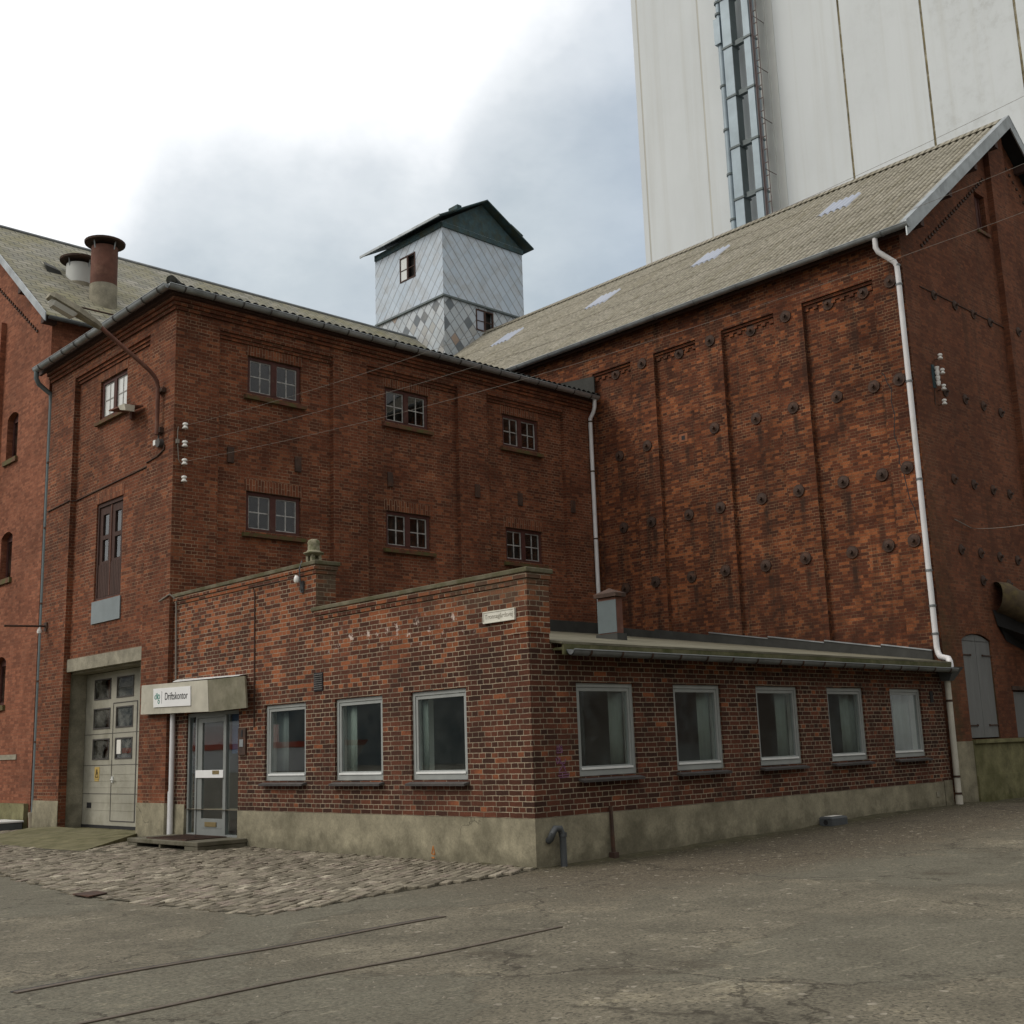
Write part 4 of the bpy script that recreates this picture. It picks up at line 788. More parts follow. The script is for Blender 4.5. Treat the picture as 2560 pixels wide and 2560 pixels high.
mb = MB(); mb.poly((0.3, 12, 4.3), (11.6, 12, 4.3), (11.6, 12, 10.0), (0.3, 12, 10.0)); mb.poly((2.5, 9.7, 4.3), (2.5, 15.1, 4.3), (2.5, 15.1, 10), (2.5, 9.7, 10))
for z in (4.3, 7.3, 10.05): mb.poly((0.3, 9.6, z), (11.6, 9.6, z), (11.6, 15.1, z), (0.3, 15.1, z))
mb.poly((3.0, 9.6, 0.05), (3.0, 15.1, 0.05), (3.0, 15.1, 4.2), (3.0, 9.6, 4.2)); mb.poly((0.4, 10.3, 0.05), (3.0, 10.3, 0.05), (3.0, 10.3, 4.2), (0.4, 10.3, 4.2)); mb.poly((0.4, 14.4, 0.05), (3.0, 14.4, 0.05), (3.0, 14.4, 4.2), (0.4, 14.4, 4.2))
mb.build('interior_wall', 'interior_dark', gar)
# loft hatch with four panes and the sheet under it
mb = MB(); hx = 0.05; ha, hb, hz0, hz1 = 11.60, 12.83, 4.68, 6.71
mb.box(hx, hx + 0.1, ha, ha + 0.06, hz0, hz1); mb.box(hx, hx + 0.1, hb - 0.06, hb, hz0, hz1); mb.box(hx, hx + 0.1, ha + 0.06, hb - 0.06, hz1 - 0.08, hz1); mb.box(hx, hx + 0.1, ha + 0.06, hb - 0.06, hz0, hz0 + 0.05)
ht = mb.build('hatch', 'brownwood', gar)
for k, (a, b) in enumerate(((ha + 0.065, 12.20), (12.23, hb - 0.065))):
    mb = MB(); mb.wall('x', hx + 0.03, a, b, hz0 + 0.055, hz1 - 0.085, [(a + 0.13, b - 0.13, 5.48, 5.93), (a + 0.13, b - 0.13, 6.02, 6.46)], 0.05)
    n_ = int((b - a) / 0.075)
    for q in range(n_): mb.box(hx + 0.018, hx + 0.0305, a + q * (b - a) / n_ + 0.004, a + (q + 1) * (b - a) / n_ - 0.004, hz0 + 0.06, 5.42)
    lf = mb.build('hatch_leaf', 'brownwood', ht)
    for z0, z1 in ((5.48, 5.93), (6.02, 6.46)):
        MB().box(hx + 0.06, hx + 0.068, a + 0.13, b - 0.13, z0, z1).build('pane', 'glass_old', lf)
MB().box(hx + 0.01, hx + 0.03, 12.202, 12.228, hz0 + 0.06, hz1 - 0.09).build('cover_strip', 'rust', ht)
MB().box(-0.01, 0.012, 11.55, 12.86, 4.20, 4.655).build('metal_sheet', 'grey_plate', gar)
# garage gate
MB().box(-0.03, 0.10, 10.365, 13.915, 3.30, 3.56).build('lintel', 'concrete', gar)
mb = MB(); mb.box(0.023, 0.46, 10.602, 10.62, 0.0, 3.30); mb.box(0.023, 0.46, 14.02, 14.048, 0.0, 3.30); mb.box(0.105, 0.46, 10.62, 14.02, 3.26, 3.299); mb.build('door_jamb', 'concrete', gar)
GX = 0.47
cols = [(12.86, 13.60), (11.83, 12.55), (10.75, 11.50)]; rows = [(1.50, 1.88), (2.12, 2.50), (2.72, 3.10)]
mb = MB(); mb.wall('x', GX, 10.60, 14.05, 0.18, 3.25, [(a, b, lo, hi) for a, b in cols for lo, hi in rows], 0.03)
for z in (0.47, 0.62, 0.92, 1.05, 1.18): mb.box(GX - 0.006, GX, 12.74, 14.02, z, z + 0.012); mb.box(GX - 0.006, GX, 11.66, 12.66, z, z + 0.012)
gd = mb.build('garage_door', 'garage_door', gar)
for a, b in cols:
    for lo, hi in rows:
        f = MB(); e = 0.022
        f.box(GX - 0.012, GX + 0.002, a - e, a + 0.004, lo - e, hi + e); f.box(GX - 0.012, GX + 0.002, b - 0.004, b + e, lo - e, hi + e); f.box(GX - 0.012, GX + 0.002, a + 0.004, b - 0.004, lo - e, lo + 0.004); f.box(GX - 0.012, GX + 0.002, a + 0.004, b - 0.004, hi - 0.004, hi + e)
        f.build('pane_frame', 'slate', gd); MB().box(GX + 0.012, GX + 0.02, a, b, lo, hi).build('pane', 'glass_sky_grey', gd)
mb = MB(); wy0, wy1, wz0, wz1 = 11.63, 12.70, 0.26, 2.60
for y, wdt in ((wy0, 0.035), (wy1, 0.014)): mb.box(GX - 0.008, GX - 0.0005, y - wdt / 2, y + wdt / 2, wz0, wz1)
mb.box(GX - 0.008, GX - 0.0005, wy0, wy1, wz1 - 0.01, wz1 + 0.008); mb.box(GX - 0.008, GX - 0.0005, wy0, wy1, wz0, wz0 + 0.018)
for z in (0.79, 1.36, 1.99): mb.box(GX - 0.004, GX - 0.0005, 10.6, 14.05, z, z + 0.012)
mb.build('door_seam', 'slate', gd)
mb = MB(); mb.tube([(GX, 12.62, 1.08), (GX - 0.05, 12.62, 1.08), (GX - 0.05, 12.50, 1.08)], 0.012, 8); mb.lathe((GX - 0.01, 12.62, 1.02), [(0.03, 0), (0.03, 0.12)], 8); mb.build('door_handle', 'alu_light', gd)
MB().box(GX - 0.004, GX + 0.011, 12.32, 12.50, 1.58, 1.86).build('paper_note', 'paper', gd)
MB().box(GX - 0.010, GX - 0.0005, 13.60, 13.80, 0.51, 0.62).build('vent_hole', 'black', gd)
MB().box(GX - 0.02, GX + 0.04, 10.60, 14.05, 0.115, 0.18).build('bottom_seal', 'black', gd)
mb = MB(); mb.box(GX + 0.02, GX + 0.05, 10.6, 14.05, 0.19, 1.48); mb.build('door_backing', 'interior_dark', gd)
ws = thing('warning_sign', 'small yellow warning triangle sign on the left leaf of the garage door', 'sign', (GX - 0.012, 13.33, 1.05))
MB().box(GX - 0.008, GX - 0.001, 13.26, 13.48, 1.09, 1.33).build('sign_plate', 'yellow', ws); MB().box(GX - 0.008, GX - 0.001, 13.27, 13.47, 1.045, 1.082).build('sign_plate', 'yellow', ws)
tri = MB(); A_, B_, C_ = (13.44, 1.13), (13.30, 1.13), (13.37, 1.29)
strokes('triangle_mark', 'ink', [[A_, B_, C_, A_], [(13.37, 1.16), (13.385, 1.20), (13.36, 1.205), (13.37, 1.24)]], lambda u, z, d=0.0: (GX - 0.0085 - d, u, z), ws, 0.016)
# roof: low hip in corrugated sheets
def corr(mb, x0, x1, ev, rd, pitch, amp, zf, axis, clip=None, seg=6, thick=0.008, dip=0.0):
    """corrugated sheet: waves side by side along axis, running between ev and rd on the other axis; zf(a, b) gives the roof plane"""
    n = max(1, int(round((x1 - x0) / pitch))) * seg; vs = []; step = (x1 - x0) / n
    for k in range(n + 1):
        a = x0 + k * step; wv = amp * (2.0 * abs(math.sin(math.pi * k / seg)) - 1.0)
        e, r_ = ev, rd
        if clip: e, r_ = clip(a, ev, rd)
        for b in (e, r_):
            p = (a, b) if axis == 'x' else (b, a)
            z = zf(*p) + wv; vs += [(p[0], p[1], z + thick / 2), (p[0], p[1], z - thick / 2)]
    fs = []
    for k in range(n):
        o = 4 * k; fs += [(o, o + 4, o + 6, o + 2), (o + 1, o + 3, o + 7, o + 5), (o, o + 1, o + 5, o + 4), (o + 2, o + 6, o + 7, o + 3)]
    mb.add(vs, fs)
ze = 10.33; S_ = 0.13
def zmain(x, y): return ze + S_ * min(y - 9.0, x + 0.40)
mb = MB()
corr(mb, -0.40, 11.65, 9.0, 15.6, 0.177, 0.024, lambda x, y: ze + S_ * (y - 9.0), 'x', clip=lambda a, e, r_: (e, min(r_, 9.0 + (a + 0.40) + 0.02)))
corr(mb, 9.0, 15.6, -0.40, 6.2, 0.177, 0.024, lambda x, y: ze + S_ * (x + 0.40), 'y', clip=lambda a, e, r_: (e, e + (a - 9.0) + 0.02))
rf = mb.build('roof', 'eternit_dark', gar, smooth=True)
mb = MB(); mb.tube([(-0.36, 9.04, ze + 0.05), (-0.1, 9.3, ze + 0.085), (6.2, 15.6, ze + S_ * 6.6 + 0.05)], 0.10, 10); mb.build('hip_cap', 'eternit_dark', rf, smooth=True)
mb = MB(); mb.box(-0.30, 11.64, 9.10, 9.16, 10.16, 10.30); mb.box(-0.30, -0.24, 9.16, 15.5, 10.16, 10.30); mb.box(-0.24, 11.6, 9.16, 9.42, 10.145, 10.16); mb.box(-0.24, 0.1, 9.42, 15.2, 10.145, 10.16); mb.build('eaves_board', 'brownwood', gar)
gutter(gar, (-0.43, 9.02, 10.275), (11.55, 9.02, 10.25), 0.085, 'zinc', 19, 'slate')
gutter(gar, (-0.43, 15.35, 10.25), (-0.43, 9.02, 10.275), 0.085, 'zinc', 10, 'slate')
mb = MB(); mb.tube([(11.46, 9.04, 10.22), (11.46, 9.05, 9.98), (11.46, 9.10, 9.85), (11.45, 9.21, 9.70), (11.45, 9.215, 9.55), (11.45, 9.215, 4.35)], 0.052, 14)
wp_ = mb.build('downpipe', 'pvc', gar, smooth=True, label='white downpipe in the inner corner')
for z in (9.62, 8.3, 6.55): MB().tube([(11.45, 9.213, z - 0.018), (11.45, 9.213, z + 0.018)], 0.058, 14).build('pipe_clip', 'iron', wp_)
mb = MB(); mb.tube([(-0.43, 15.30, 10.20), (-0.43, 15.30, 10.02), (-0.36, 15.31, 9.9), (-0.07, 15.33, 9.72), (-0.05, 15.33, 9.5), (-0.05, 15.28, 0.40)], 0.055, 14)
gp = mb.build('downpipe', 'duct_dark', gar, smooth=True, label='grey zinc downpipe at the left end')
MB().lathe((-0.05, 15.28, 0.0), [(0.085, 0), (0.095, 0.3), (0.11, 0.38), (0.11, 0.43), (0.07, 0.43)], 14).build('pipe_socket', 'clay', gp, smooth=True)
for z in (8.1, 6.6, 4.9, 3.2, 1.9): MB().tube([(-0.05, 15.29, z - 0.02), (-0.05, 15.29, z + 0.02)], 0.061, 14).build('pipe_clip', 'iron', gp)
for (x, z) in ((1.17, 7.25), (2.72, 7.28), (5.09, 7.28), (7.54, 7.31), (9.02, 7.31), (10.74, 7.31)):
    y = YP if 7.02 < x < 7.92 or x > 10.54 else YF
    MB().box(x - 0.075, x + 0.075, y - 0.035, y - 0.001, z - 0.16, z + 0.16).build('anchor_plate', 'iron', gar, bevel=0.01)
mb = MB(); mb.tube([(-0.115, 9.62, 7.30), (-0.115, 9.64, 7.22), (-0.115, 9.9, 7.14), (-0.115, 10.34, 7.10), (0.005, 10.4, 7.09), (0.005, 13.88, 6.98), (-0.115, 13.95, 6.98), (-0.115, 15.1, 6.93)], 0.016, 6); mb.build('cable', 'iron', gar)

# ------------------------------------------------------------------ granary with the big gable
gra = thing('granary_building', 'big gabled brick granary with iron anchor plates and a corrugated roof', 'building', (11.65, 0.42, 0))
XP, XF = 11.65, 11.77
PIL = [(0.42, 1.13), (2.88, 3.63), (5.10, 5.86), (7.18, 7.93), (9.25, 10.0)]
mb = MB(); mb.wall('x', XF, 0.42, 27.0, 0.0, 11.75); mb.build('wall', 'brick_big', gra)
mb = MB()
for a, b in PIL: MB().box(XP, XF + 0.05, a if a > 0.5 else 0.421, b, 0, 10.95).build('pilaster', 'brick_big', gra)
MB().box(XP, XF + 0.05, 0.421, 27, 10.95, 11.72).build('frieze', 'brick_big', gra)
mb = MB()
for (a, b), (c_, d_) in zip(PIL, PIL[1:]):
    y0, y1 = b, c_; mb = MB()
    mb.box(XF - 0.03, XF + 0.03, y0, y1, 10.82, 10.885); mb.box(XF - 0.07, XF + 0.03, y0, y1, 10.885, 10.948)
    q = y0 + 0.06
    while q < y1 - 0.1: mb.box(XF - 0.035, XF + 0.03, q, q + 0.11, 10.755, 10.818); q += 0.225
    mb.build('corbel_course', 'brick_big', gra)
RX, RZ, EX, EZ = 17.22, 16.22, 11.38, 11.75; KR = (RZ - EZ) / (RX - EX)
YG = 0.42
mb = MB()                                                     # gable wall with its window
mb.poly((11.65, YG, 0), (12.48, YG, 0), (12.48, YG, 12.3), (11.65, YG, 11.8)); 
gtop = lambda x: EZ + KR * (x - EX) - 0.12 if x < RX else EZ + KR * (2 * RX - x - EX) - 0.12
def gpan(x0, x1, z0=0.0, z1=None): mb.poly((x0, YG, z0), (x1, YG, z0), (x1, YG, gtop(x1) if z1 is None else z1), (x0, YG, gtop(x0) if z1 is None else z1))
gpan(12.48, 13.74, 0, 1.30); gpan(12.48, 13.74, 3.40, None); gpan(13.74, 14.56); gpan(14.56, 15.72, 0, 1.28); gpan(14.56, 15.72, 2.30, 12.98); gpan(14.56, 15.53, 12.98, 13.95); mb.poly((14.56, YG, 13.95), (15.72, YG, 13.95), (15.72, YG, gtop(15.72)), (14.56, YG, gtop(14.56)))
gpan(15.53, 15.72, 13.95, 13.96); gpan(15.72, 16.08, 0, 12.98); gpan(15.72, 16.08, 13.95, None); gpan(16.08, 17.22); gpan(17.22, 22.8)
for (a, b, lo, hi) in ((12.48, 13.74, 1.30, 3.40), (14.56, 15.72, 1.28, 2.30), (15.53, 16.08, 12.98, 13.95)):
    mb.poly((a, YG, lo), (a, YG, hi), (a, YG + 0.25, hi), (a, YG + 0.25, lo)); mb.poly((b, YG, lo), (b, YG, hi), (b, YG + 0.25, hi), (b, YG + 0.25, lo)); mb.poly((a, YG, lo), (b, YG, lo), (b, YG + 0.25, lo), (a, YG + 0.25, lo)); mb.poly((a, YG, hi), (b, YG, hi), (b, YG + 0.25, hi), (a, YG + 0.25, hi)); mb.poly((a, YG + 0.25, lo), (b, YG + 0.25, lo), (b, YG + 0.25, hi), (a, YG + 0.25, hi))
mb.build('gable_wall', 'brick_gable', gra)
mb = MB(); mb.hexa([(16.30, YG - 0.14, 0), (17.18, YG - 0.14, 0), (17.18, YG + 0.05, 0), (16.30, YG + 0.05, 0), (16.30, YG - 0.14, gtop(16.30)), (17.18, YG - 0.14, gtop(17.18)), (17.18, YG + 0.05, gtop(17.18)), (16.30, YG + 0.05, gtop(16.30))])
mb.build('pilaster', 'brick_gable', gra); mb = MB()
mb.hexa([(21.9, YG - 0.14, 0), (22.8, YG - 0.14, 0), (22.8, YG + 0.05, 0), (21.9, YG + 0.05, 0), (21.9, YG - 0.14, gtop(21.9)), (22.8, YG - 0.14, gtop(22.8)), (22.8, YG + 0.05, gtop(22.8)), (21.9, YG + 0.05, gtop(21.9))])
mb.build('pilaster', 'brick_gable', gra)
mb = MB()
for k in range(27):
    x = 12.55 + k * 0.135; z = 11.70 + k * 0.135 * KR; mb.box(x, x + 0.085, YG - 0.03, YG + 0.02, z, z + 0.055)
for k in range(26):
    x = 21.85 - k * 0.17; z = 11.9 + k * 0.17 * KR; mb.box(x - 0.085, x, YG - 0.03, YG + 0.02, z, z + 0.055)
mb.build('dentil_course', 'iron', gra)  # dark boxes: the look of shaded recesses put into their colour
mb = MB(); mb.box(22.74, 22.8, 0.43, 27, 0, 11.7); mb.poly((11.7, 27, 0), (22.8, 27, 0), (22.8, 27, 11.7), (17.22, 27, 16.0), (11.7, 27, 11.7)); mb.build('back_wall', 'brick_big', gra)
mb = MB(); mb.box(11.668, 12.46, YG - 0.022, YG - 0.0005, -0.05, 1.27); mb.build('plinth', 'plinth', gra)
mb = MB(); mb.box(12.46, 24, YG - 0.06, YG - 0.0005, -0.05, 0.60); mb.box(12.46, 24, YG - 0.035, YG - 0.0005, 0.60, 1.22); mb.box(12.46, 24, YG - 0.09, YG - 0.0005, 1.22, 1.295); mb.build('loading_plinth', 'plinth_green', gra)
# shutters
def arch_leaf(x0, x1, xc, hw, z0, zs, rise, y0, y1):
    R_ = (hw * hw + rise * rise) / (2 * rise); pts = [(x0, y0, z0), (x1, y0, z0)]
    for k in range(7):
        x = x1 + (x0 - x1) * k / 6; pts.append((x, y0, zs + math.sqrt(R_ * R_ - (x - xc) ** 2) - (R_ - rise)))
    return MB().prism(pts, (0, y1 - y0, 0))
sh = arch_leaf(12.49, 13.105, 13.11, 0.63, 1.33, 3.26, 0.13, YG + 0.03, YG + 0.07).build('shutter', 'grey_paint', gra); sh2 = arch_leaf(13.115, 13.73, 13.11, 0.63, 1.33, 3.26, 0.13, YG + 0.028, YG + 0.068).build('shutter', 'grey_paint', gra)
mb = MB(); mb.box(12.52, 13.70, YG + 0.022, YG + 0.0275, 3.255, 3.262); mb.build('transom_line', 'slate', sh2)
for s_, xs in ((sh, (12.46, 12.83)), (sh2, (13.36, 13.74))):
    for z in (2.97, 1.57):
        mb = MB(); mb.box(xs[0], xs[1], YG + 0.010, YG + 0.0215, z - 0.012, z + 0.012); mb.lathe(((xs[1] if s_ is sh else xs[0]), YG + 0.016, z - 0.02), [(0.02, 0), (0.02, 0.04)], 8); mb.build('strap_hinge', 'iron', s_)
mb = MB()
hw, rise = 0.66, 0.14; R_ = (hw * hw + rise * rise) / (2 * rise)
for k in range(18):
    x0, x1 = 13.11 - hw + 2 * hw * k / 18, 13.11 - hw + 2 * hw * (k + 0.86) / 18
    za, zb = (3.27 + math.sqrt(R_ * R_ - (x - 13.11) ** 2) - (R_ - rise) for x in (x0, x1))
    mb.hexa([(x0, YG - 0.008, za), (x1, YG - 0.008, zb), (x1, YG + 0.02, zb), (x0, YG + 0.02, za), (x0, YG - 0.008, za + 0.23), (x1, YG - 0.008, zb + 0.23), (x1, YG + 0.02, zb + 0.23), (x0, YG + 0.02, za + 0.23)])
mb.build('brick_arch', 'brick_gable', gra)
mb = MB(); mb.box(14.57, 15.13, YG + 0.05, YG + 0.09, 1.30, 2.25); mb.box(15.14, 15.71, YG + 0.052, YG + 0.092, 1.30, 2.25); lowd = mb.build('loading_door', 'grey_paint', gra); MB().box(14.50, 15.8, YG - 0.02, YG + 0.05, 2.28, 2.37).build('door_head', 'iron', lowd)
mb = MB(); mb.box(15.54, 16.07, YG + 0.12, YG + 0.17, 12.99, 13.94)
for x in (15.60, 15.78, 15.96): mb.box(x, x + 0.03, YG + 0.10, YG + 0.125, 13.0, 13.93)
gw = mb.build('window', 'redwood', gra); MB().box(15.50, 16.10, YG - 0.05, YG + 0.10, 12.90, 12.975).build('sill', 'sill_brick', gw)
# roof of corrugated sheets in five lapped rows, both slopes
mb = MB(); rows_n = 5; RY0, RY1 = 0.07, 27.2
def zr(x, y): return EZ + KR * (x - EX)
def zl(x, y): return EZ + KR * (2 * RX - x - EX)
for i in range(rows_n):
    a = EX - 0.05 + (RX - EX + 0.05) * i / rows_n; b = EX - 0.05 + (RX - EX + 0.05) * (i + 1) / rows_n + 0.12
    if i == rows_n - 1: b = RX
    corr(mb, RY0, RY1, a, b, 0.177, 0.042, lambda x, y, a=a, b=b: zr(x, y) + 0.03 + 0.018 * (b - x) / (b - a), 'y', seg=8)
corr(mb, RY0, RY1, RX, 2 * RX - EX + 0.05, 0.177, 0.028, lambda x, y: zl(x, y) + 0.05, 'y', seg=6)
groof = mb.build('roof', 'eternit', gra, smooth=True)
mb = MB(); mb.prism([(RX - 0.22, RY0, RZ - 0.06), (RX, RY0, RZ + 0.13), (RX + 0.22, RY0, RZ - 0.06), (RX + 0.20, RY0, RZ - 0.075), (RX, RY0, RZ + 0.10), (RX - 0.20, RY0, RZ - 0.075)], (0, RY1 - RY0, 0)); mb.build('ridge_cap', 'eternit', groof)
mb = MB(); mb.prism([(EX + 0.02, RY0, EZ - 0.035), (RX, RY0, RZ - 0.035), (RX, RY0, RZ - 0.075), (EX + 0.02, RY0, EZ - 0.075)], (0, RY1 - RY0, 0)); mb.prism([(RX, RY0, RZ - 0.035), (2 * RX - EX, RY0, EZ - 0.035), (2 * RX - EX, RY0, EZ - 0.075), (RX, RY0, RZ - 0.075)], (0, RY1 - RY0, 0)); mb.build('roof_soffit', 'black', groof)
npit = (RY1 - RY0) / round((RY1 - RY0) / 0.177)
for k in range(4):
    y0 = RY0 + round((3.18 + k * 4.15 - RY0) / npit) * npit; xa, xb = 14.74, 15.56; mb = MB()
    corr(mb, y0, y0 + 5 * npit, xa, xb, npit, 0.042, lambda x, y: zr(x, y) + 0.064, 'y', seg=8)
    mb.build('skylight', 'skylight', groof, smooth=True)
for sgn in (0, 1):                                            # barge boards along the rake
    mb = MB()
    xa, xb = (EX - 0.12, RX) if sgn == 0 else (RX, 2 * RX - EX + 0.12)
    zf = zr if sgn == 0 else zl
    mb.hexa([(xa, RY0 - 0.03, zf(xa, 0) - 0.20), (xb, RY0 - 0.03, zf(xb, 0) - 0.20), (xb, RY0 + 0.0, zf(xb, 0) - 0.20), (xa, RY0 + 0.0, zf(xa, 0) - 0.20), (xa, RY0 - 0.03, zf(xa, 0) + 0.12), (xb, RY0 - 0.03, zf(xb, 0) + 0.12), (xb, RY0 + 0.0, zf(xb, 0) + 0.12), (xa, RY0 + 0.0, zf(xa, 0) + 0.12)])
    mb.hexa([(xa, RY0 - 0.035, zf(xa, 0) + 0.12), (xb, RY0 - 0.035, zf(xb, 0) + 0.12), (xb, RY0 + 0.12, zf(xb, 0) + 0.12), (xa, RY0 + 0.12, zf(xa, 0) + 0.12), (xa, RY0 - 0.035, zf(xa, 0) + 0.14), (xb, RY0 - 0.035, zf(xb, 0) + 0.14), (xb, RY0 + 0.12, zf(xb, 0) + 0.14), (xa, RY0 + 0.12, zf(xa, 0) + 0.14)])
    mb.build('barge_board', 'zinc', groof)
    for t_ in (0.13, 0.38, 0.63, 0.85):
        x = xa + (xb - xa) * t_ if sgn == 0 else xb + (xa - xb) * t_; z = zf(x, 0) - 0.26; MB().box(x - 0.07, x + 0.07, RY0 + 0.0, YG + 0.1, z - 0.09, z + 0.09).build('purlin_end', 'brownwood', groof)
mb = MB(); mb.box(EX + 0.06, EX + 0.10, RY0 + 0.02, 27, EZ - 0.12, EZ + 0.02); mb.build('eaves_board', 'brownwood', gra)
gutter(gra, (EX - 0.075, 27.0, 11.765), (EX - 0.075, 0.02, 11.735), 0.085, 'zinc', 22, 'zinc_dark')
mb = MB(); mb.tube([(EX - 0.06, 0.80, 11.68), (EX - 0.06, 0.80, 11.46), (EX - 0.03, 0.77, 11.36), (11.52, 0.52, 11.10), (11.55, 0.49, 11.0), (11.56, 0.49, 10.8), (11.56, 0.49, 3.10), (11.53, 0.46, 2.97), (11.2, 0.25, 2.87), (10.80, -0.10, 2.80), (10.70, -0.17, 2.74), (10.68, -0.19, 2.60)], 0.056, 14)
bp = mb.build('downpipe', 'pvc', gra, smooth=True, label='tall white downpipe at the granary corner')
for z in (11.02, 10.6, 8.5, 6.45, 4.6, 3.9, 3.35): MB().tube([(11.56, 0.49, z - 0.02), (11.56, 0.49, z + 0.02)], 0.068, 14).build('pipe_clip', 'zinc_dark', bp)
# anchor plates
def anchor_proto():
    a = LB(); a.tube([(0, 0, 0), (0, -0.03, 0)], 0.13, 16); a.tube([(0, -0.03, 0), (0, -0.05, 0)], [0.10, 0.055], 16); a.tube([(0, -0.05, 0), (0, -0.11, 0)], 0.035, 8)
    return a.build('anchor_plate', 'iron', gra, smooth=True)
proto = anchor_proto(); used = [0]
def anchor(p, rz, s_=1.0):
    o = proto if used[0] == 0 else copy_tree(proto, gra); used[0] = 1; place(o, p, rz); o.scale = (s_, s_, s_)
ROWY = {10.77: (8.53, 7.54, 6.45, 5.42, 4.33, 3.3, 2.28, 1.42, 0.72), 8.64: (8.54, 7.52, 5.46, 4.37, 3.3, 2.27, 1.38, 0.74), 6.75: (8.53, 7.52, 6.46, 5.45, 4.38, 3.33, 2.3, 1.39, 0.76), 5.25: (8.56, 7.5, 6.5, 5.43, 4.41, 3.3, 2.24, 1.4, 0.77)}
for z, ys in ROWY.items():
    for y in ys:
        onp = any(a <= y <= b for a, b in PIL) or (z > 10.7 and False)
        anchor((XP if onp else XF, y, z + random.uniform(-0.02, 0.02)), R(-90), 1.05)
for z, xs in ((10.68, (12.91, 13.86, 14.74, 15.57, 16.75, 17.7)), (8.52, (12.95, 13.85, 14.71, 15.58, 16.75)), (6.62, (12.91, 13.81, 14.71, 15.53, 16.75)), (5.13, (12.89, 13.76, 14.66, 15.53)), (4.55, (13.73, 14.95))):
    for x in xs: anchor((x, YG - 0.14 if x > 16.3 else YG, z), 0.0, 0.85)
MB().box(XF - 0.012, XF - 0.001, 6.36, 6.62, 8.55, 8.75).build('patched_hole', 'brick_patch', gra); MB().box(XF - 0.016, XF - 0.0125, 6.44, 6.54, 8.60, 8.70).build('empty_hole', 'black', gra)
mb = MB(); mb.tube([(12.3, YG - 0.01, 10.73), (16.29, YG - 0.01, 10.72)], 0.012, 6); mb.build('tie_wire', 'iron', gra)
strokes('wall_crack', 'black', [[(1.12, 8.86), (1.06, 8.80), (1.02, 8.62), (0.93, 8.45), (0.97, 8.2), (0.92, 7.9), (0.98, 7.5), (0.90, 7.2), (0.93, 6.9), (0.86, 6.7), (0.82, 6.4), (0.78, 6.1), (0.70, 5.9), (0.66, 5.6)]], lambda u, z, d=0.0: (XP - 0.0015 - d, u, z), gra, 0.018)
mb = MB(); mb.hexa([(11.60, 9.16, 10.32), (11.64, 9.16, 10.32), (11.64, 10.6, 10.5), (11.60, 10.6, 10.5), (11.60, 9.16, 10.86), (11.64, 9.16, 10.86), (11.64, 10.6, 11.0), (11.60, 10.6, 11.0)]); mb.build('corner_flashing', 'felt_dark', gra)

# ------------------------------------------------------------------ warehouse at the far left
ware = thing('warehouse_building', 'bright red brick warehouse with mossy slate roof at the far left', 'building', (0, 15.62, 0))
LY, LRY, LRZ, LEZ = 15.62, 21.0, 16.05, 11.62; KL = (LRZ - LEZ) / (LRY - 15.38)
mb = MB(); ltop = lambda y: LEZ + KL * (y - 15.38) - 0.1
AW = [(17.42, 18.12, 2.79, 3.92), (17.42, 18.13, 5.76, 6.90), (17.44, 18.13, 8.70, 9.88)]
mb.wall('x', 0.0, LY, 26.4, 0.0, 11.6, [(a, b, lo, hi, 0.12) for a, b, lo, hi in AW], 0.3)
mb.poly((0, LY, 11.6), (0, 26.4, 11.6), (0, LRY, ltop(LRY)), (0, LY, ltop(LY)))
mb.poly((0, LY, 0), (17, LY, 0), (17, LY, 11.75), (0, LY, 11.75))
mb.build('wall', 'brick_left', ware)
for a, b, lo, hi in AW:
    f = MB(); f.wall('x', 0.14, a, b, lo, hi, [(a + 0.07, (a + b) / 2 - 0.03, lo + 0.08, hi - 0.2), ((a + b) / 2 + 0.03, b - 0.07, lo + 0.08, hi - 0.2)], 0.05)
    o = f.build('window', 'redwood', ware); MB().box(0.165, 0.172, a + 0.06, b - 0.06, lo + 0.07, hi - 0.19).build('pane', 'glass_old', o)
    MB().box(-0.06, 0.13, a - 0.08, b + 0.08, lo - 0.12, lo - 0.002).build('sill', 'sill_brick', o)
mb = MB()
for k in range(30):
    y = 16.45 + k * 0.14; z = 11.57 + k * 0.14 * 0.715; mb.box(-0.03, 0.01, y, y + 0.075, z, z + 0.055)
mb.build('dentil_course', 'iron', ware)
MB().box(-0.02, -0.001, 16.5, 24, 1.55, 1.66).build('string_course', 'concrete', ware)
MB().box(-0.10, -0.001, 15.70, 26.4, -0.05, 0.60).build('plinth', 'plinth_green', ware)
MB().box(-0.13, 0.01, 18.55, 19.3, 0, 12.4).build('pilaster', 'brick_left', ware)
mb = MB(); t_ = 0.03
mb.hexa([(-0.26, 15.38, LEZ), (17.3, 15.38, LEZ), (17.3, LRY, LRZ), (-0.26, LRY, LRZ), (-0.26, 15.38, LEZ + t_), (17.3, 15.38, LEZ + t_), (17.3, LRY, LRZ + t_), (-0.26, LRY, LRZ + t_)])
mb.hexa([(-0.26, LRY, LRZ), (17.3, LRY, LRZ), (17.3, 26.62, LEZ), (-0.26, 26.62, LEZ), (-0.26, LRY, LRZ + t_), (17.3, LRY, LRZ + t_), (17.3, 26.62, LEZ + t_), (-0.26, 26.62, LEZ + t_)])
lroof = mb.build('roof', 'slate_roof', ware)
MB().tube([(-0.27, LRY, LRZ + 0.03), (15.25, LRY, LRZ + 0.03)], 0.06, 8).build('ridge_cap', 'zinc_dark', lroof)
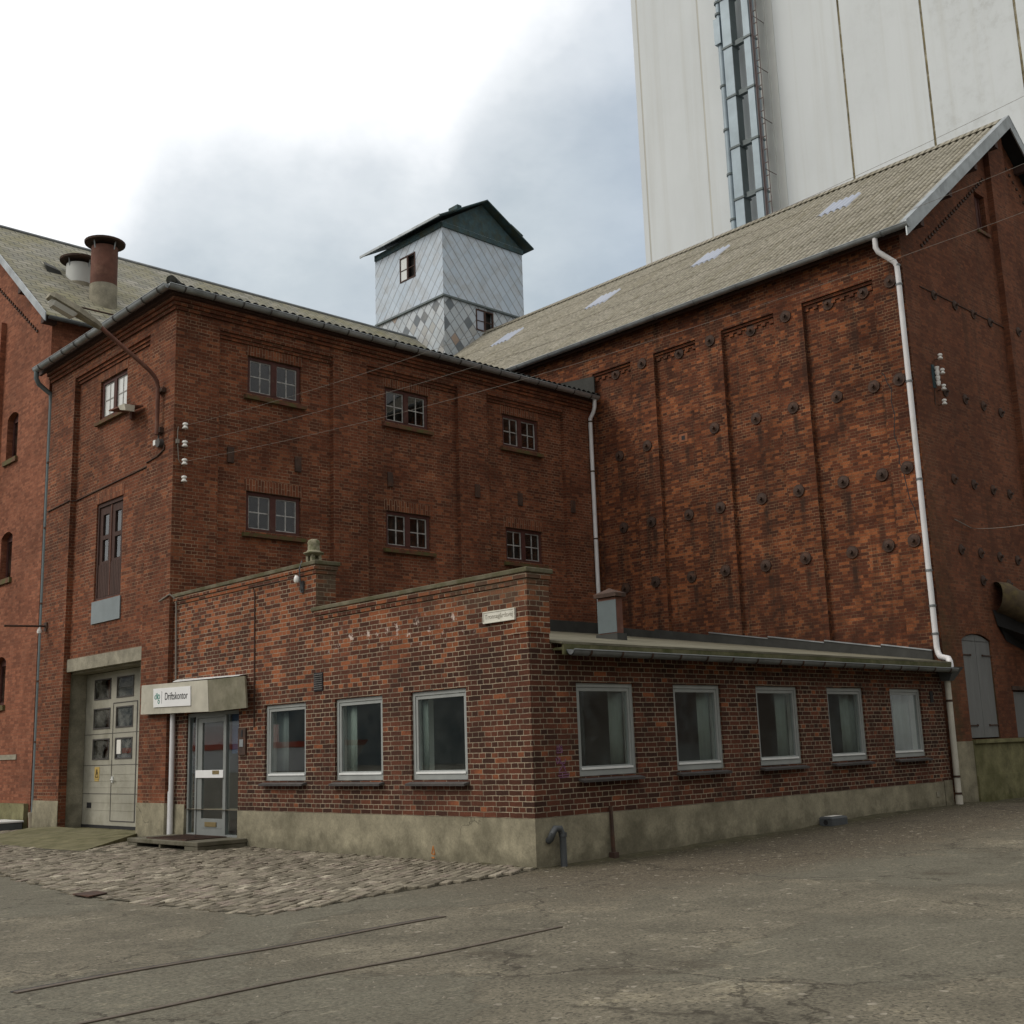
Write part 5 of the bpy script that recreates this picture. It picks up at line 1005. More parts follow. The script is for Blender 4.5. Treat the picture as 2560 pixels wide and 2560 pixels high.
for sgn in (1, -1):
    y0, y1 = (15.34, LRY) if sgn == 1 else (26.66, LRY)
    MB().hexa([(-0.29, y0, LEZ - 0.16), (-0.262, y0, LEZ - 0.16), (-0.262, y1, LRZ - 0.12), (-0.29, y1, LRZ - 0.12), (-0.29, y0, LEZ + 0.05), (-0.262, y0, LEZ + 0.05), (-0.262, y1, LRZ + 0.09), (-0.29, y1, LRZ + 0.09)]).build('barge_board', 'zinc', lroof)
for y in (15.55, 17.1, 19.0): z = LEZ + KL * (y - 15.38) - 0.16; MB().box(-0.26, 0.05, y - 0.08, y + 0.08, z - 0.12, z + 0.07).build('purlin_end', 'brownwood', lroof)
gutter(ware, (-0.20, 15.33, 11.58), (11.3, 15.33, 11.55), 0.06, 'zinc_dark', 8, 'zinc_dark')
def sr(y): return LEZ + KL * (y - 15.38)
mb = MB(); mb.tube([(0.3, 15.95, sr(15.95) + 0.16), (7.0, 15.95, sr(15.95) + 0.16)], 0.022, 6)
for x in (0.35, 2.05, 3.75, 5.4): mb.tube([(x, 15.95, sr(15.95)), (x, 15.95, sr(15.95) + 0.26)], 0.018, 6)
mb.build('snow_rail', 'iron', lroof)
def vent(c_, r_, h_, rc, mat, base):
    z0 = sr(c_[1]); mb = MB(); mb.lathe((c_[0], c_[1], z0 - 0.4), [(r_ * 1.03, 0), (r_, 0.42), (r_ * 0.985, 0.4 + h_), (r_ * 0.9, 0.4 + h_)], 24)
    o = mb.build('chimney', mat, lroof, smooth=True)
    mb = MB(); mb.lathe((c_[0], c_[1], z0 + h_ + 0.10), [(rc, 0), (rc * 1.02, 0.05), (rc * 0.75, 0.10), (rc * 0.2, 0.16)], 24); mb.build('chimney_cap', 'iron', o, smooth=True)
    mb = MB()
    for k in range(4): a = R(20 + 90 * k); mb.tube([(c_[0] + r_ * 0.95 * math.cos(a), c_[1] + r_ * 0.95 * math.sin(a), z0 + h_ - 0.1), (c_[0] + r_ * 1.1 * math.cos(a), c_[1] + r_ * 1.1 * math.sin(a), z0 + h_ + 0.12)], 0.018, 6)
    mb.build('cap_strut', 'zinc', o)
    mb = MB(); mb.lathe((c_[0], c_[1], z0 - 0.42), [(r_ * 1.045, 0), (r_ * 1.02, 0.40 + base), (r_ * 0.9, 0.40 + base)], 24); mb.build('base_sleeve', 'concrete', o, smooth=True)
vent((1.80, 17.0), 0.335, 1.50, 0.50, 'rust', 0.48); vent((1.68, 18.25), 0.34, 0.42, 0.50, 'pale_pilaster', -0.1)
MB().hexa([(0.85, 18.3, sr(18.3) + 0.03), (1.25, 18.3, sr(18.3) + 0.03), (1.25, 18.75, sr(18.75) + 0.03), (0.95, 18.75, sr(18.75) + 0.03), (0.8, 18.3, sr(18.3) + 0.2), (1.2, 18.3, sr(18.3) + 0.12), (1.2, 18.75, sr(18.75) + 0.06), (0.9, 18.75, sr(18.75) + 0.12)]).build('lead_flashing', 'felt_dark', lroof)
MB().box(0.2, 0.9, 15.55, 15.61, 10.45, 10.85).build('wall_flashing', 'zinc', ware)

# ------------------------------------------------------------------ slate-hung tower where the roofs meet
tow = thing('roof_tower', 'square slate-hung tower with a small gable rising behind the brick roofs', 'tower', (15.2, 19.34, 12))
tx0, tx1, ty0, ty1, tz0, tz1, tz2 = 15.2, 19.10, 19.34, 23.25, 12.0, 17.26, 19.92
mb = MB(); mb.wall('y', ty0 + 0.02, tx0 + 0.02, tx1 - 0.02, tz0, tz1 - 0.06, [(16.73, 17.58, 16.28, 17.10)], 0.25); mb.wall('x', tx0 + 0.02, ty0 + 0.02, ty1, tz0, tz1 - 0.06); mb.poly((tx1 - 0.02, ty0 + 0.02, tz0), (tx1 - 0.02, ty1, tz0), (tx1 - 0.02, ty1, tz1), (tx1 - 0.02, ty0 + 0.02, tz1)); mb.poly((tx0 + 0.02, ty1, tz0), (tx1 - 0.02, ty1, tz0), (tx1 - 0.02, ty1, tz1), (tx0 + 0.02, ty1, tz1))
mb.build('lower_wall', 'shingle_patchy', tow)
mb = MB(); mb.wall('y', ty0 - 0.03, tx0 - 0.03, tx1 + 0.03, tz1, tz2 + 0.1); mb.wall('x', tx0 - 0.03, ty0 - 0.03, ty1 + 0.03, tz1, tz2 + 0.1, [(20.84, 21.76, 18.42, 19.38)], 0.25); mb.poly((tx1 + 0.03, ty0 - 0.03, tz1), (tx1 + 0.03, ty1, tz1), (tx1 + 0.03, ty1, tz2), (tx1 + 0.03, ty0 - 0.03, tz2)); mb.poly((tx0, ty1 + 0.03, tz1), (tx1, ty1 + 0.03, tz1), (tx1, ty1 + 0.03, tz2), (tx0, ty1 + 0.03, tz2))
mb.build('upper_wall', 'shingle', tow)
mb = MB(); mb.box(tx0 - 0.06, tx1 + 0.06, ty0 - 0.06, ty0 + 0.0, tz1 - 0.07, tz1 - 0.002); mb.box(tx0 - 0.06, tx0 + 0.0, ty0, ty1 + 0.06, tz1 - 0.07, tz1 - 0.002); mb.build('skirt_board', 'duct_dark', tow)
def casement(parent, P, w_, h_):
    mb = MB(); e = 0.05
    def bx(u0, u1, z0, z1, d0, d1): 
        a, b = P(u0, z0, d0), P(u1, z1, d1); mb.box(*sorted((a[0], b[0])), *sorted((a[1], b[1])), *sorted((a[2], b[2])))
    bx(0, e, 0, h_, 0, 0.06); bx(w_ - e, w_, 0, h_, 0, 0.06); bx(e, w_ - e, 0, e, 0, 0.06); bx(e, w_ - e, h_ - e, h_, 0, 0.06); bx(w_ / 2 - 0.04, w_ / 2 + 0.04, e, h_ - e, 0, 0.06); bx(e, w_ / 2 - 0.04, h_ * 0.45, h_ * 0.45 + 0.03, 0.01, 0.05); bx(w_ / 2 + 0.04, w_ - e, h_ * 0.45, h_ * 0.45 + 0.03, 0.01, 0.05)
    o = mb.build('window', 'brownwood', parent)
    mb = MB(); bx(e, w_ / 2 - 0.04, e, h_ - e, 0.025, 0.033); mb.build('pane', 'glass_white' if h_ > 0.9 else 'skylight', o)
    mb = MB(); bx(-0.02, w_ + 0.02, -0.02, h_ + 0.02, 0.18, 0.2); mb.build('dark_opening', 'interior_dark', o); return o
casement(tow, lambda u, z, d: (tx0 - 0.05 + d, 21.76 - u, 18.42 + z), 0.92, 0.96)
casement(tow, lambda u, z, d: (16.73 + u, ty0 + d, 16.28 + z), 0.85, 0.82)
rz0, rzt, rcx = 20.02, 21.30, 17.15; rx0, rx1, ry0, ry1 = 14.82, 19.48, 19.0, 23.75
kr_ = (rzt - rz0) / (rcx - rx0)
mb = MB(); mb.add([(tx0 - 0.03, ty0 - 0.025, tz2 + 0.1), (tx1 + 0.03, ty0 - 0.025, tz2 + 0.1), (rcx, ty0 - 0.025, rzt - 0.05), (tx0 - 0.03, ty1, tz2 + 0.1), (tx1 + 0.03, ty1, tz2 + 0.1), (rcx, ty1, rzt - 0.05)], [(0, 1, 2), (3, 5, 4)])
mb.box(tx0 - 0.05, tx1 + 0.05, ty0 - 0.09, ty0 - 0.032, tz2 - 0.12, tz2 + 0.06); mb.box(tx0 - 0.09, tx0 - 0.032, ty0, ty1, tz2 - 0.14, tz2 + 0.08)
mb.build('gable_boards', 'tower_trim', tow)
mb = MB()
for xa, za, xb, zb in ((rx0, rz0, rcx, rzt), (rcx, rzt, rx1, rz0)):
    mb.hexa([(xa, ry0, za), (xb, ry0, zb), (xb, ry1, zb), (xa, ry1, za), (xa, ry0, za + 0.05), (xb, ry0, zb + 0.05), (xb, ry1, zb + 0.05), (xa, ry1, za + 0.05)])
mb.box(15.75, 15.95, 19.1, 19.6, rz0 + kr_ * 1.0 + 0.04, rz0 + kr_ * 1.0 + 0.20)
tr_ = mb.build('roof', 'tower_trim', tow)
mb = MB(); mb.hexa([(18.35, 19.02, 20.68), (18.95, 19.02, 20.42), (18.95, 19.9, 20.42), (18.35, 19.9, 20.68), (18.35, 19.02, 20.74), (18.95, 19.02, 20.46), (18.95, 19.9, 20.46), (18.35, 19.9, 20.74)]); mb.build('loose_sheet', 'tower_trim', tr_)
mb = MB(); mb.box(rx0 - 0.04, rx0 - 0.001, ry0, ry1, rz0 - 0.03, rz0 + 0.06); mb.build('eaves_board', 'zinc', tr_)

# ------------------------------------------------------------------ concrete silo
silo = thing('grain_silo', 'huge pale concrete silo tower standing behind the granary', 'silo', (32, 0, 0))
SX = 32.0; SH = 52; joints = [23.40, 19.67, 12.31, 8.68, 5.01, 1.36, -2.3, -5.95, -9.6]
ed = sorted([23.74] + joints + [-13.2])
mb = MB(); g = 0.05
prof = []
for a, b in zip(ed, ed[1:]):
    g0 = 0 if a == ed[0] else g; g1 = 0 if b == ed[-1] else g
    mb.box(SX, SX + 22, a + g0, b - g1, 0, SH)
mb.build('wall', 'silo', silo)
for y in joints: MB().box(SX + (0.006 if y > 15 else 0.02), SX + 0.5, y - g, y + g, 0, SH - 0.01).build('joint_strip', 'joint_light' if y > 15 else 'joint_dark', silo)
mb = MB(); mb.box(SX - 0.10, SX - 0.001, 15.95, 16.55, 0, SH); mb.box(SX - 0.03, SX - 0.001, 15.55, 15.945, 0, SH); mb.build('pilaster_strip', 'pale_pilaster', silo)
mb = MB(); mb.tube([(SX - 0.7, 18.00, 0), (SX - 0.7, 17.96, 33.2)], 0.15, 14); mb.tube([(SX - 0.7, 17.96, 34.3), (SX - 0.7, 17.96, SH)], 0.13, 14); pipe = mb.build('duct_pipe', 'duct', silo, smooth=True)
MB().box(SX - 0.95, SX - 0.45, 17.80, 18.14, 33.1, 34.4).build('duct_box', 'duct', pipe)
for z in (22.6, 24.4, 26.6, 28.8, 31.0, 34.7, 35.3): MB().tube([(SX - 0.7, 17.97, z - 0.05), (SX - 0.7, 17.97, z + 0.05)], 0.19, 14).build('pipe_clip', 'duct_dark', pipe)
mb = MB(); mb.box(SX - 1.0, SX - 0.5, 17.18, 17.66, 0, SH); d1 = mb.build('elevator_leg', 'duct', silo)
MB().box(SX - 0.98, SX - 0.52, 17.165, 17.1795, 0, SH).build('shaded_side', 'duct_dark', d1)  # thin dark sheet, the shade of this side put into colour
mb = MB(); mb.box(SX - 1.0, SX - 0.5, 16.18, 16.52, 0, SH); d2 = mb.build('elevator_leg', 'duct', silo)
z = 12.6
while z < 44:
    MB().box(SX - 1.04, SX - 0.46, 17.12, 17.70, z, z + 0.10).build('leg_flange', 'duct_dark', d1); MB().box(SX - 1.04, SX - 0.46, 16.14, 16.56, z, z + 0.10).build('leg_flange', 'duct_dark', d2); MB().box(SX - 0.85, SX - 0.65, 16.565, 17.115, z + 0.03, z + 0.28).build('leg_strut', 'duct_dark', d1); z += 2.5
mb = MB(); 
for y in (15.78, 15.98): mb.box(SX - 0.99, SX - 0.96, y - 0.012, y + 0.012, 0, SH)
mb.box(SX - 0.98, SX - 0.9, 16.06, 16.11, 0, SH)
z = 12.0
while z < 46: mb.box(SX - 0.98, SX - 0.95, 15.81, 15.95, z, z + 0.035); z += 0.62
z = 13.5
while z < 46: mb.box(SX - 0.97, SX - 0.1, 15.965, 15.985, z, z + 0.03); z += 2.5
mb.build('ladder', 'ladder', silo)

# ------------------------------------------------------------------ street lamp, lights, insulators, wires, signs
lamp = thing('street_lamp', 'rusty bracket street lamp reaching out from the brick corner', 'street lamp', (-0.2, 9.78, 7.5))
mb = MB(); mb.tube([(-0.2, 9.78, 7.52), (-0.2, 9.78, 8.46), (-0.23, 9.775, 8.58), (-0.30, 9.77, 8.68), (-0.40, 9.765, 8.77), (-1.45, 9.72, 9.42)], 0.04, 12); mb.build('arm', 'rust', lamp, smooth=True)
mb = MB(); mb.box(-0.19, -0.101, 9.69, 9.87, 8.36, 8.44); mb.box(-0.19, -0.101, 9.69, 9.87, 7.56, 7.66); mb.tube([(-0.14, 9.64, 8.4), (-0.14, 9.70, 8.4)], 0.05, 10); mb.build('wall_bracket', 'iron', lamp)
d_ = Vector((-0.86, -0.02, 0.30)).normalized(); s_ = Vector((0, 1, 0)); u_ = s_.cross(d_) * -1
if u_.z < 0: u_ = -u_
def lampsec(p, hw, h0, h1): return [tuple(p + s_ * a + u_ * b) for a, b in ((-hw, h0), (-hw * 0.7, h1), (hw * 0.7, h1), (hw, h0), (hw * 0.6, h0 - 0.03), (-hw * 0.6, h0 - 0.03))]
p0 = Vector((-1.40, 9.72, 9.40)); secs = [(0.0, 0.05, -0.03, 0.04), (0.12, 0.09, -0.03, 0.06), (0.42, 0.12, -0.03, 0.09), (0.5, 0.14, -0.03, 0.10), (1.0, 0.14, -0.03, 0.09), (1.08, 0.10, -0.02, 0.05)]
mb = MB(); vs = []; 
for q, hw, a, b in secs: vs += lampsec(p0 + d_ * q, hw, a, b)
fs = [(i * 6 + k, i * 6 + (k + 1) % 6, i * 6 + 6 + (k + 1) % 6, i * 6 + 6 + k) for i in range(5) for k in range(6)] + [(5, 4, 3, 2, 1, 0), tuple(30 + k for k in range(6))]
mb.add(vs, fs); mb.build('lamp_head', 'concrete', lamp, smooth=False)
mb = MB(); vs = []
for q, hw, dp_ in ((0.5, 0.10, 0.03), (0.55, 0.115, 0.09), (0.95, 0.115, 0.09), (1.02, 0.09, 0.03)):
    p = p0 + d_ * q; vs += [tuple(p + s_ * a + u_ * b) for a, b in ((-hw, -0.06), (-hw * 0.7, -0.06 - dp_), (hw * 0.7, -0.06 - dp_), (hw, -0.06))]
mb.add(vs, [(i * 4 + k, i * 4 + (k + 1) % 4, i * 4 + 4 + (k + 1) % 4, i * 4 + 4 + k) for i in range(3) for k in range(4)] + [(3, 2, 1, 0), (12, 13, 14, 15)]); mb.build('lamp_cover', 'lamp_glass', lamp)
jb_ = thing('junction_box', 'dark round junction box under the bracket lamp on the brick corner', 'junction box', (-0.1, 9.78, 7.36))
mb = MB(); mb.tube([(-0.101, 9.76, 7.36), (-0.19, 9.76, 7.36)], 0.085, 14); mb.tube([(-0.15, 9.78, 7.40), (-0.17, 9.78, 7.55)], 0.018, 8); mb.build('box', 'slate', jb_, smooth=True); MB().box(-0.19, -0.101, 9.86, 9.95, 7.34, 7.44).build('socket', 'ceramic', jb_)
fl = thing('floodlight', 'rusty floodlight on a short bracket under the white-paned loft window', 'lamp', (0.0, 11.2, 8.3))
mb = MB(); mb.hexa([(-0.42, 10.75, 8.30), (-0.02, 10.75, 8.34), (-0.02, 11.45, 8.38), (-0.42, 11.45, 8.34), (-0.42, 10.75, 8.33), (-0.02, 10.75, 8.37), (-0.02, 11.45, 8.41), (-0.42, 11.45, 8.37)]); mb.box(-0.05, 0.019, 11.2, 11.3, 8.2, 8.36); mb.build('bracket', 'rust', fl)
mb = MB(); mb.hexa([(-0.46, 10.60, 8.16), (-0.28, 10.60, 8.16), (-0.28, 10.84, 8.22), (-0.46, 10.84, 8.22), (-0.48, 10.62, 8.295), (-0.26, 10.62, 8.295), (-0.26, 10.90, 8.31), (-0.48, 10.90, 8.31)]); mb.build('lamp_shade', 'canopy_light', fl)
bl = thing('bracket_lamp', 'small lamp on a long iron arm beside the left zinc downpipe', 'lamp', (-0.1, 14.9, 4.35))
mb = MB(); mb.tube([(-0.1, 14.9, 4.36), (-1.0, 14.9, 4.33)], 0.022, 8); mb.box(-0.13, -0.101, 14.84, 14.96, 4.26, 4.44); mb.build('arm', 'iron', bl); MB().lathe((-0.25, 14.9, 4.20), [(0.05, 0), (0.055, 0.05), (0.03, 0.11), (0.015, 0.14)], 12).build('lamp_shade', 'ceramic', bl, smooth=True)
def insulator(p, d, label, group):
    """porcelain insulator on an iron hook; d points out of the wall"""
    t_ = thing('insulator', label, 'insulator', p, group); p = Vector(p); d = Vector(d); q = p + d * 0.13
    MB().tube([p, q, q + Vector((0, 0, 0.03))], 0.011, 6).build('hook', 'iron', t_)
    MB().lathe((q.x, q.y, q.z - 0.01), [(0.050, 0), (0.055, 0.02), (0.032, 0.045), (0.030, 0.06), (0.052, 0.075), (0.048, 0.105), (0.02, 0.12)], 14).build('cup', 'ceramic', t_, smooth=True)
    return q + Vector((0, 0, 0.05))
names = ['topmost of the four porcelain insulators on the brick corner', 'second porcelain insulator from the top on the brick corner', 'third porcelain insulator from the top on the brick corner', 'lowest porcelain insulator on the brick corner']
ends = [insulator((0.07, YP, z - 0.04), (0, -1, 0), nm, 'insulators on the brick corner') for z, nm in zip((7.60, 7.25, 6.90, 6.57), names)]
gn = ['topmost of the four porcelain insulators on the gable wall', 'second porcelain insulator from the top on the gable wall', 'third porcelain insulator from the top on the gable wall', 'lowest porcelain insulator on the gable wall']
for (x, z), nm in zip(((12.63, 9.20), (12.66, 8.88), (12.64, 8.53), (12.60, 8.20)), gn): insulator((x, YG, z - 0.04), (0, -1, 0), nm, 'insulators on the gable wall')
fb = thing('fuse_board', 'green board with four white fuse cups on the gable wall', 'fuse board', (12.50, YG, 8.6))
MB().box(12.44, 12.53, YG - 0.03, YG - 0.001, 8.52, 9.02).build('board', 'tower_trim', fb)
for z in (8.92, 8.82, 8.71, 8.60): MB().lathe((12.51, YG - 0.09, z), [(0.03, -0.05), (0.045, 0.0), (0.05, 0.045), (0.02, 0.05)], 12).build('fuse_cup', 'ceramic', fb, smooth=True)
MB().tube([(12.47, YG - 0.015, 8.52), (12.43, YG - 0.015, 8.14)], 0.011, 6).build('cable', 'iron', fb)
mb = MB(); mb.tube([(-0.02, YP - 0.03, 7.60), (-0.03, YP - 0.03, 7.50), (-0.03, YP - 0.03, 7.32), (0.0, YP - 0.03, 6.95), (0.05, YP - 0.03, 6.89)], 0.009, 6); mb.box(-0.06, 0.0, YP - 0.05, YP - 0.001, 7.27, 7.35); tag(mb.build('cable_loop', 'rope'), 'thin loop of cable joining the insulators on the brick corner', 'cable')
def wire(a, b, sag, lab):
    pts = [Vector(a).lerp(Vector(b), t_ / 24) - Vector((0, 0, sag * 4 * (t_ / 24) * (1 - t_ / 24))) for t_ in range(25)]
    return tag(MB().tube(pts, 0.0026, 5).build('power_cable', 'rope'), lab, 'cable', 'overhead cables from the brick corner')
wire(ends[0], (4.36, -5.55, 9.57), 0.42, 'highest overhead cable, crossing in front of the roofs and silo')
wire(ends[1], (4.47, -5.39, 8.70), 0.36, 'middle overhead cable running from the second corner insulator')
wire(ends[2], (4.53, -5.30, 8.07), 0.32, 'lowest overhead cable running from the third corner insulator')
pts = [Vector((13.43, 0.40, 5.63)).lerp(Vector((4.98, -4.62, 4.08)), t_ / 12) - Vector((0, 0, 0.05 * 4 * (t_ / 12) * (1 - t_ / 12))) for t_ in range(13)]
mb = MB().tube(pts, 0.005, 5); mb.tube([(12.75, YG, 5.75), (13.05, YG - 0.12, 5.62), (13.43, 0.40, 5.63)], 0.010, 5); tag(mb.build('service_cable', 'rope'), 'single cable leaving an iron hook on the gable wall', 'cable')

sg = thing('office_sign', 'white office name board fixed on the entrance canopy', 'sign', (-0.225, 8.86, 2.3))
mb = MB(); mb.hexa([(-0.240, 8.17, 2.335), (-0.2235, 8.17, 2.335), (-0.2235, 9.54, 2.365), (-0.240, 9.54, 2.365), (-0.240, 8.19, 2.67), (-0.2235, 8.19, 2.67), (-0.2235, 9.56, 2.70), (-0.240, 9.56, 2.70)]); mb.build('sign_plate', 'white', sg)
RT, UPV = (0, -1, -0.022), (0, 0, 1)
text_mesh('sign_lettering', 'Driftskontor', 0.185, 'ink', sg, (-0.2425, 9.10, 2.478), RT, UPV, 0.001, fit=0.83)
text_mesh('sign_lettering', 'dl', 0.165, 'teal', sg, (-0.2425, 9.50, 2.505), RT, UPV, 0.001, fit=0.115)
def ring(cy, cz, r_, wd):
    mb = MB(); n_ = 18
    for k in range(n_):
        a, b = 2 * math.pi * k / n_, 2 * math.pi * (k + 1) / n_
        mb.prism([(-0.2415, cy + q * math.cos(t_), cz + q * math.sin(t_)) for q, t_ in ((r_, a), (r_, b), (r_ - wd, b), (r_ - wd, a))], (-0.002, 0, 0))
    return mb.build('logo_ring', 'teal', sg)
ring(9.335, 2.545, 0.045, 0.018); ring(9.335, 2.457, 0.038, 0.015)
MB().box(-0.2435, -0.2405, 9.222, 9.229, 2.42, 2.64).build('divider_line', 'zinc_dark', sg)
ss_ = thing('street_sign', 'weathered white street name plate near the top of the office corner', 'sign', (-0.03, 0.5, 3.02))
mb = MB(); mb.box(-0.035, -0.002, 0.20, 0.80, 3.025, 3.175); mb.build('sign_plate', 'sign_old', ss_)
mb = MB(); mb.box(-0.043, -0.0355, 0.20, 0.80, 3.163, 3.175); mb.box(-0.043, -0.0355, 0.20, 0.80, 3.025, 3.037); mb.box(-0.043, -0.0355, 0.20, 0.212, 3.037, 3.163); mb.box(-0.043, -0.0355, 0.788, 0.80, 3.037, 3.163); mb.build('sign_border', 'sign_old', ss_)
text_mesh('sign_lettering', 'Tronsagårdsvej', 0.085, 'ink_faint', ss_, (-0.0375, 0.765, 3.08), (0, -1, 0), (0, 0, 1), 0.001, fit=0.53)
al = thing('alarm_bell', 'small white alarm siren with a hanging lead under the upper coping', 'siren', (-0.05, 5.1, 4.1))
mb = MB(); mb.lathe((-0.09, 5.10, 4.10), [(0.035, 0), (0.05, 0.03), (0.04, 0.09), (0.02, 0.11)], 12); mb.tube([(-0.09, 5.1, 4.19), (-0.05, 5.2, 4.22)], 0.015, 6); mb.build('horn', 'ceramic', al, smooth=True); mb = MB(); mb.tube([(-0.04, 5.03, 4.44), (-0.09, 5.03, 4.30), (-0.06, 5.03, 4.0), (-0.04, 5.05, 3.96)], 0.011, 6); mb.box(-0.035, -0.001, 5.02, 5.09, 3.94, 4.12); mb.build('lead', 'cement_pipe', al)

# ------------------------------------------------------------------ small things on the ground
st = thing('door_step', 'worn concrete step with a sunken foot grate at the office door', 'step', (-0.45, 7.8, 0))
mb = MB(); mb.box(-0.90, -0.02, 6.62, 9.05, 0.085, 0.155); mb.box(-0.89, -0.03, 6.63, 7.06, -0.05, 0.084); mb.box(-0.60, -0.03, 7.06, 8.7, -0.05, 0.084); mb.box(-0.89, -0.03, 8.7, 9.04, -0.05, 0.084); mb.box(-0.89, -0.60, 7.86, 7.92, -0.05, 0.084); mb.build('slab', 'step_stone', st, bevel=0.012)
mb = MB()
for k in range(22): mb.box(-0.80, -0.12, 7.15 + k * 0.062, 7.15 + k * 0.062 + 0.022, 0.156, 0.172)
mb.box(-0.82, -0.80, 7.13, 8.5, 0.156, 0.175); mb.box(-0.12, -0.10, 7.13, 8.5, 0.156, 0.175); mb.build('foot_grate', 'iron', st)
bb = thing('bait_box', 'grey plastic bait box lying at the foot of the office wall', 'box', (6.3, -0.16, gz(6.3, -0.3)))
z0 = gz(6.3, -0.3); mb = MB(); mb.box(6.08, 6.52, -0.30, -0.06, z0 - 0.01, z0 + 0.10); mb.hexa([(6.07, -0.31, z0 + 0.101), (6.53, -0.31, z0 + 0.101), (6.53, -0.05, z0 + 0.101), (6.07, -0.05, z0 + 0.101), (6.10, -0.28, z0 + 0.135), (6.50, -0.28, z0 + 0.135), (6.50, -0.08, z0 + 0.135), (6.10, -0.08, z0 + 0.135)]); mb.build('body', 'cement_pipe', bb, bevel=0.012)
MB().box(6.14, 6.46, -0.245, -0.115, z0 + 0.1355, z0 + 0.1385).build('sticker', 'paper', bb); mb = MB(); mb.tube([(6.10, -0.18, z0 + 0.05), (6.078, -0.18, z0 + 0.05)], 0.04, 12); mb.build('entry_hole', 'black', bb)
mb = MB(); mb.hexa([(1.29, -0.09, 0.0), (1.33, -0.09, 0.0), (1.33, -0.05, 0.0), (1.29, -0.05, 0.0), (1.32, -0.045, 0.66), (1.355, -0.045, 0.66), (1.355, -0.016, 0.66), (1.32, -0.016, 0.66)]); mb.box(1.265, 1.355, -0.12, -0.03, 0.0, 0.09); tag(mb.build('iron_stake', 'iron'), 'rusty iron stake leaning on the office plinth', 'stake')
tag(MB().prism([(-4.56, 2.66, 0.010), (-4.56, 2.24, 0.010), (-4.30, 2.35, 0.014), (-4.28, 2.66, 0.014)], (0, 0, 0.012)).build('drain_cover', 'iron'), 'dark iron drain cover at the edge of the cobbles', 'drain cover')
def rail(p, q, w_, gw_, lab):
    p, q = Vector(p), Vector(q); d = (q - p).normalized(); s_ = Vector((-d.y, d.x)); t_ = thing('rail', lab, 'rail', (p.x, p.y, 0), 'old rails sunk in the asphalt')
    n_ = 16; a = MB(); b = MB()
    for k in range(n_):
        u, v = p.lerp(q, k / n_), p.lerp(q, (k + 1) / n_)
        for mesh, o0, o1, h in ((a, -w_, 0.0, 0.009), (b, 0.002, gw_, 0.005)):
            c = [(*(u + s_ * o0), gz(*(u + s_ * o0))), (*(v + s_ * o0), gz(*(v + s_ * o0))), (*(v + s_ * o1), gz(*(v + s_ * o1))), (*(u + s_ * o1), gz(*(u + s_ * o1)))]
            mesh.hexa([(x, y, z - 0.05) for x, y, z in c] + [(x, y, z + h) for x, y, z in c])
    a.build('rail_head', 'steel', t_); b.build('groove', 'black' if gw_ > 0.02 else 'slate', t_)
rail((-7.15, -2.52), (-3.30, -2.17), 0.060, 0.042, 'nearer to the cobbles of the two rusty rails sunk in the asphalt'); rail((-8.0, -3.80), (-3.15, -3.48), 0.040, 0.008, 'fainter of the two rusty rails, nearer the bottom of the picture')
wb_ = thing('plastic_crate', 'flat grey crate with white lid against the warehouse wall at far left', 'crate', (-0.45, 15.9, 0))
z0 = 0.06; MB().box(-0.72, -0.14, 15.62, 16.7, z0, z0 + 0.16).build('body', 'cement_pipe', wb_, bevel=0.01); MB().box(-0.74, -0.12, 15.60, 16.72, z0 + 0.161, z0 + 0.20).build('lid', 'white', wb_, bevel=0.01)

# mossy loading spout on the gable
sp = thing('loading_spout', 'mossy half-round hood with black shadow modelled below it on the gable wall', 'chute', (14.2, 0.42, 4.0))
A_, B_ = Vector((14.15, 0.40, 4.22)), Vector((15.75, -0.75, 3.62)); d_ = (B_ - A_).normalized()
mb = MB(); pts = [A_.lerp(B_, k / 10) + Vector((0, 0, 0.03 * math.sin(k * 1.7))) for k in range(11)]; mb.tube(pts, [0.33 + 0.02 * math.sin(k * 2.1) for k in range(11)], 18, caps=False); mb.tube([pts[0] + d_ * 0.3, pts[0] + d_ * 0.32], 0.31, 18)
o = mb.build('hood', 'moss_pipe', sp, smooth=True); 
mb = MB(); mb.tube([pts[-1] - d_ * 0.02, pts[-1] + d_ * 0.35], [0.30, 0.24], 18); mb.build('spout_mouth', 'rust', sp, smooth=True)
mb = MB(); mb.hexa([(14.15, YG - 0.02, 3.62), (16.2, -0.55, 2.95), (16.2, YG - 0.02, 2.95), (14.5, YG - 0.02, 3.3), (14.0, YG - 0.02, 3.93), (16.2, -0.62, 3.75), (16.2, YG - 0.02, 3.85), (14.0, YG - 0.015, 3.95)]); mb.build('hood_shadow', 'black', sp)  # black body stands in for the shadow under the hood

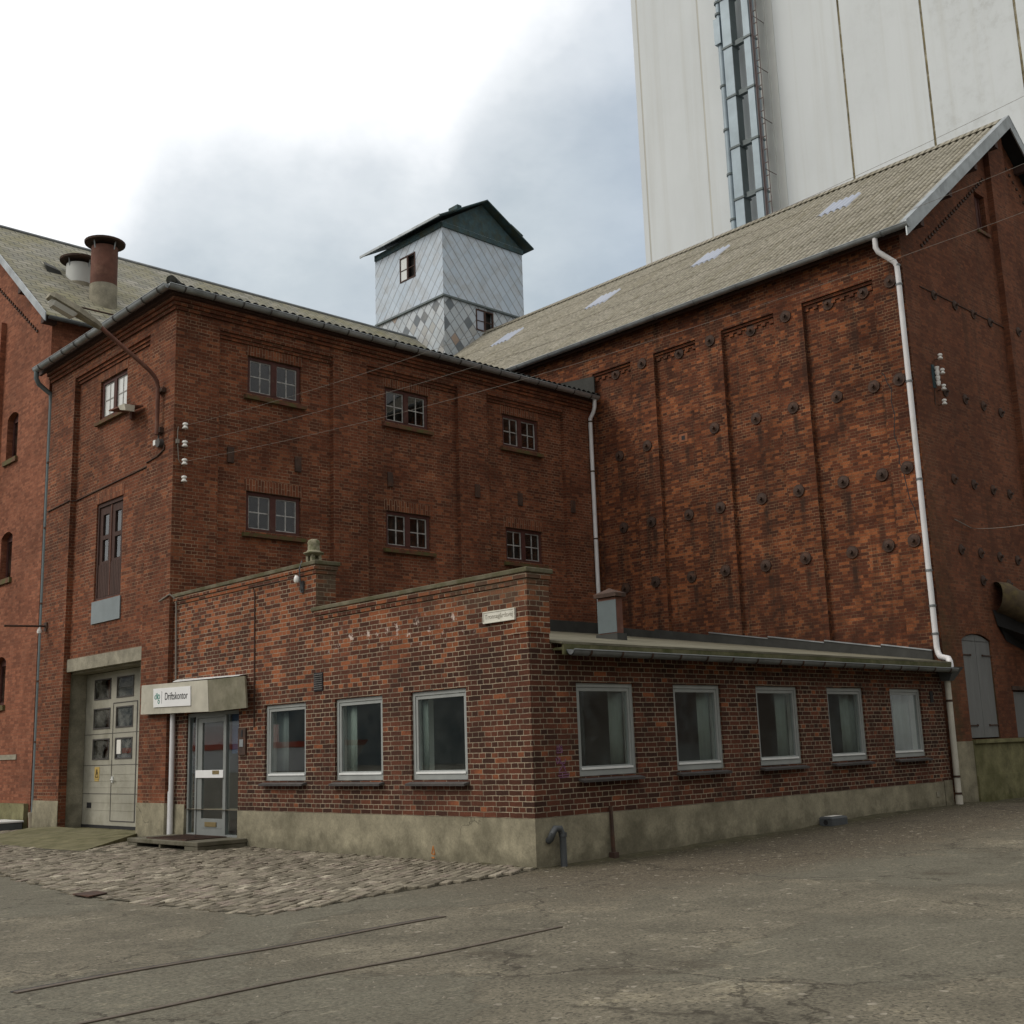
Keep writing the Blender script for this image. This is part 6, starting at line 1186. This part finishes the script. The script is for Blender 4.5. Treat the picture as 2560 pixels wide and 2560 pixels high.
# ------------------------------------------------------------------ across the yard: what the windows mirror
opp = thing('opposite_building', 'grey rendered warehouse across the yard mirrored in the office windows', 'building', (4, -19, 0))
mb = MB(); mb.box(-7, 110, -30, -19, 0, 9.0); mb.build('wall', 'opp_brick', opp); mb = MB(); mb.prism([(-7.4, -30.4, 9.0), (-7.4, -18.6, 9.0), (-7.4, -24.5, 13.0)], (116.8, 0, 0)); mb.build('roof', 'eternit_dark', opp)
ship = thing('ship', 'red and white ship at the quay mirrored in the entrance glass', 'ship', (-52, 97, 0))
Rm = Matrix.Rotation(R(60), 3, 'Z')
def T(x, y, z): v = Rm @ Vector((x, y, 0)); return (-52 + v.x, 97 + v.y, z)
def sbox(mb, x0, x1, y0, y1, z0, z1, sh_=0.0): mb.hexa([T(x0 + sh_, y0, z0), T(x1, y0, z0), T(x1, y1, z0), T(x0 + sh_, y1, z0), T(x0, y0, z1), T(x1, y0, z1), T(x1, y1, z1), T(x0, y1, z1)])
mb = MB(); sbox(mb, -13, 13, -3, 3, -0.3, 2.2, 1.5); mb.build('hull', 'hull_white', ship); mb = MB(); sbox(mb, -13.4, 13.2, -3.1, 3.1, 2.22, 2.75, 0.4); mb.build('bulwark', 'hull_red', ship); mb = MB(); sbox(mb, -4, 9, -2, 2, 2.76, 4.6); sbox(mb, -2, 5, -1.8, 1.8, 4.6, 6.2); mb.build('deckhouse', 'hull_white', ship); mb = MB(); sbox(mb, 1, 3, -0.8, 0.8, 6.25, 7.6); mb.tube([T(-1, 0, 6), T(-1, 0, 11)], 0.12, 8); mb.build('funnel', 'hull_red', ship)
mb = MB()
for k in range(4): sbox(mb, -1.6 + k * 1.6, -0.6 + k * 1.6, -1.86, 1.86, 5.0, 5.7)
mb.build('wheelhouse_window', 'black', ship)

backdrop = thing('dark_backdrop', 'long dark shed added unseen to darken the reflections in the front windows', 'backdrop', (-75, 90, 0))
mb = MB(); mb.hexa([(-75, 0, -0.5), (-74, 0, -0.5), (-74, 190, -0.5), (-75, 190, -0.5), (-75, 0, 13), (-74, 0, 13), (-74, 190, 13), (-75, 190, 13)]); mb.box(-95, -75.01, 0, 190, -0.5, 12.5); mb.build('wall', 'duct_dark', backdrop)  # added out of view so the front windows mirror something dark
mb = MB(); mb.prism([(-73.5, -0.5, 13.0), (-95.5, -0.5, 13.0), (-84.5, -0.5, 17.0)], (0, 191, 0)); mb.build('roof', 'eternit_dark', backdrop)
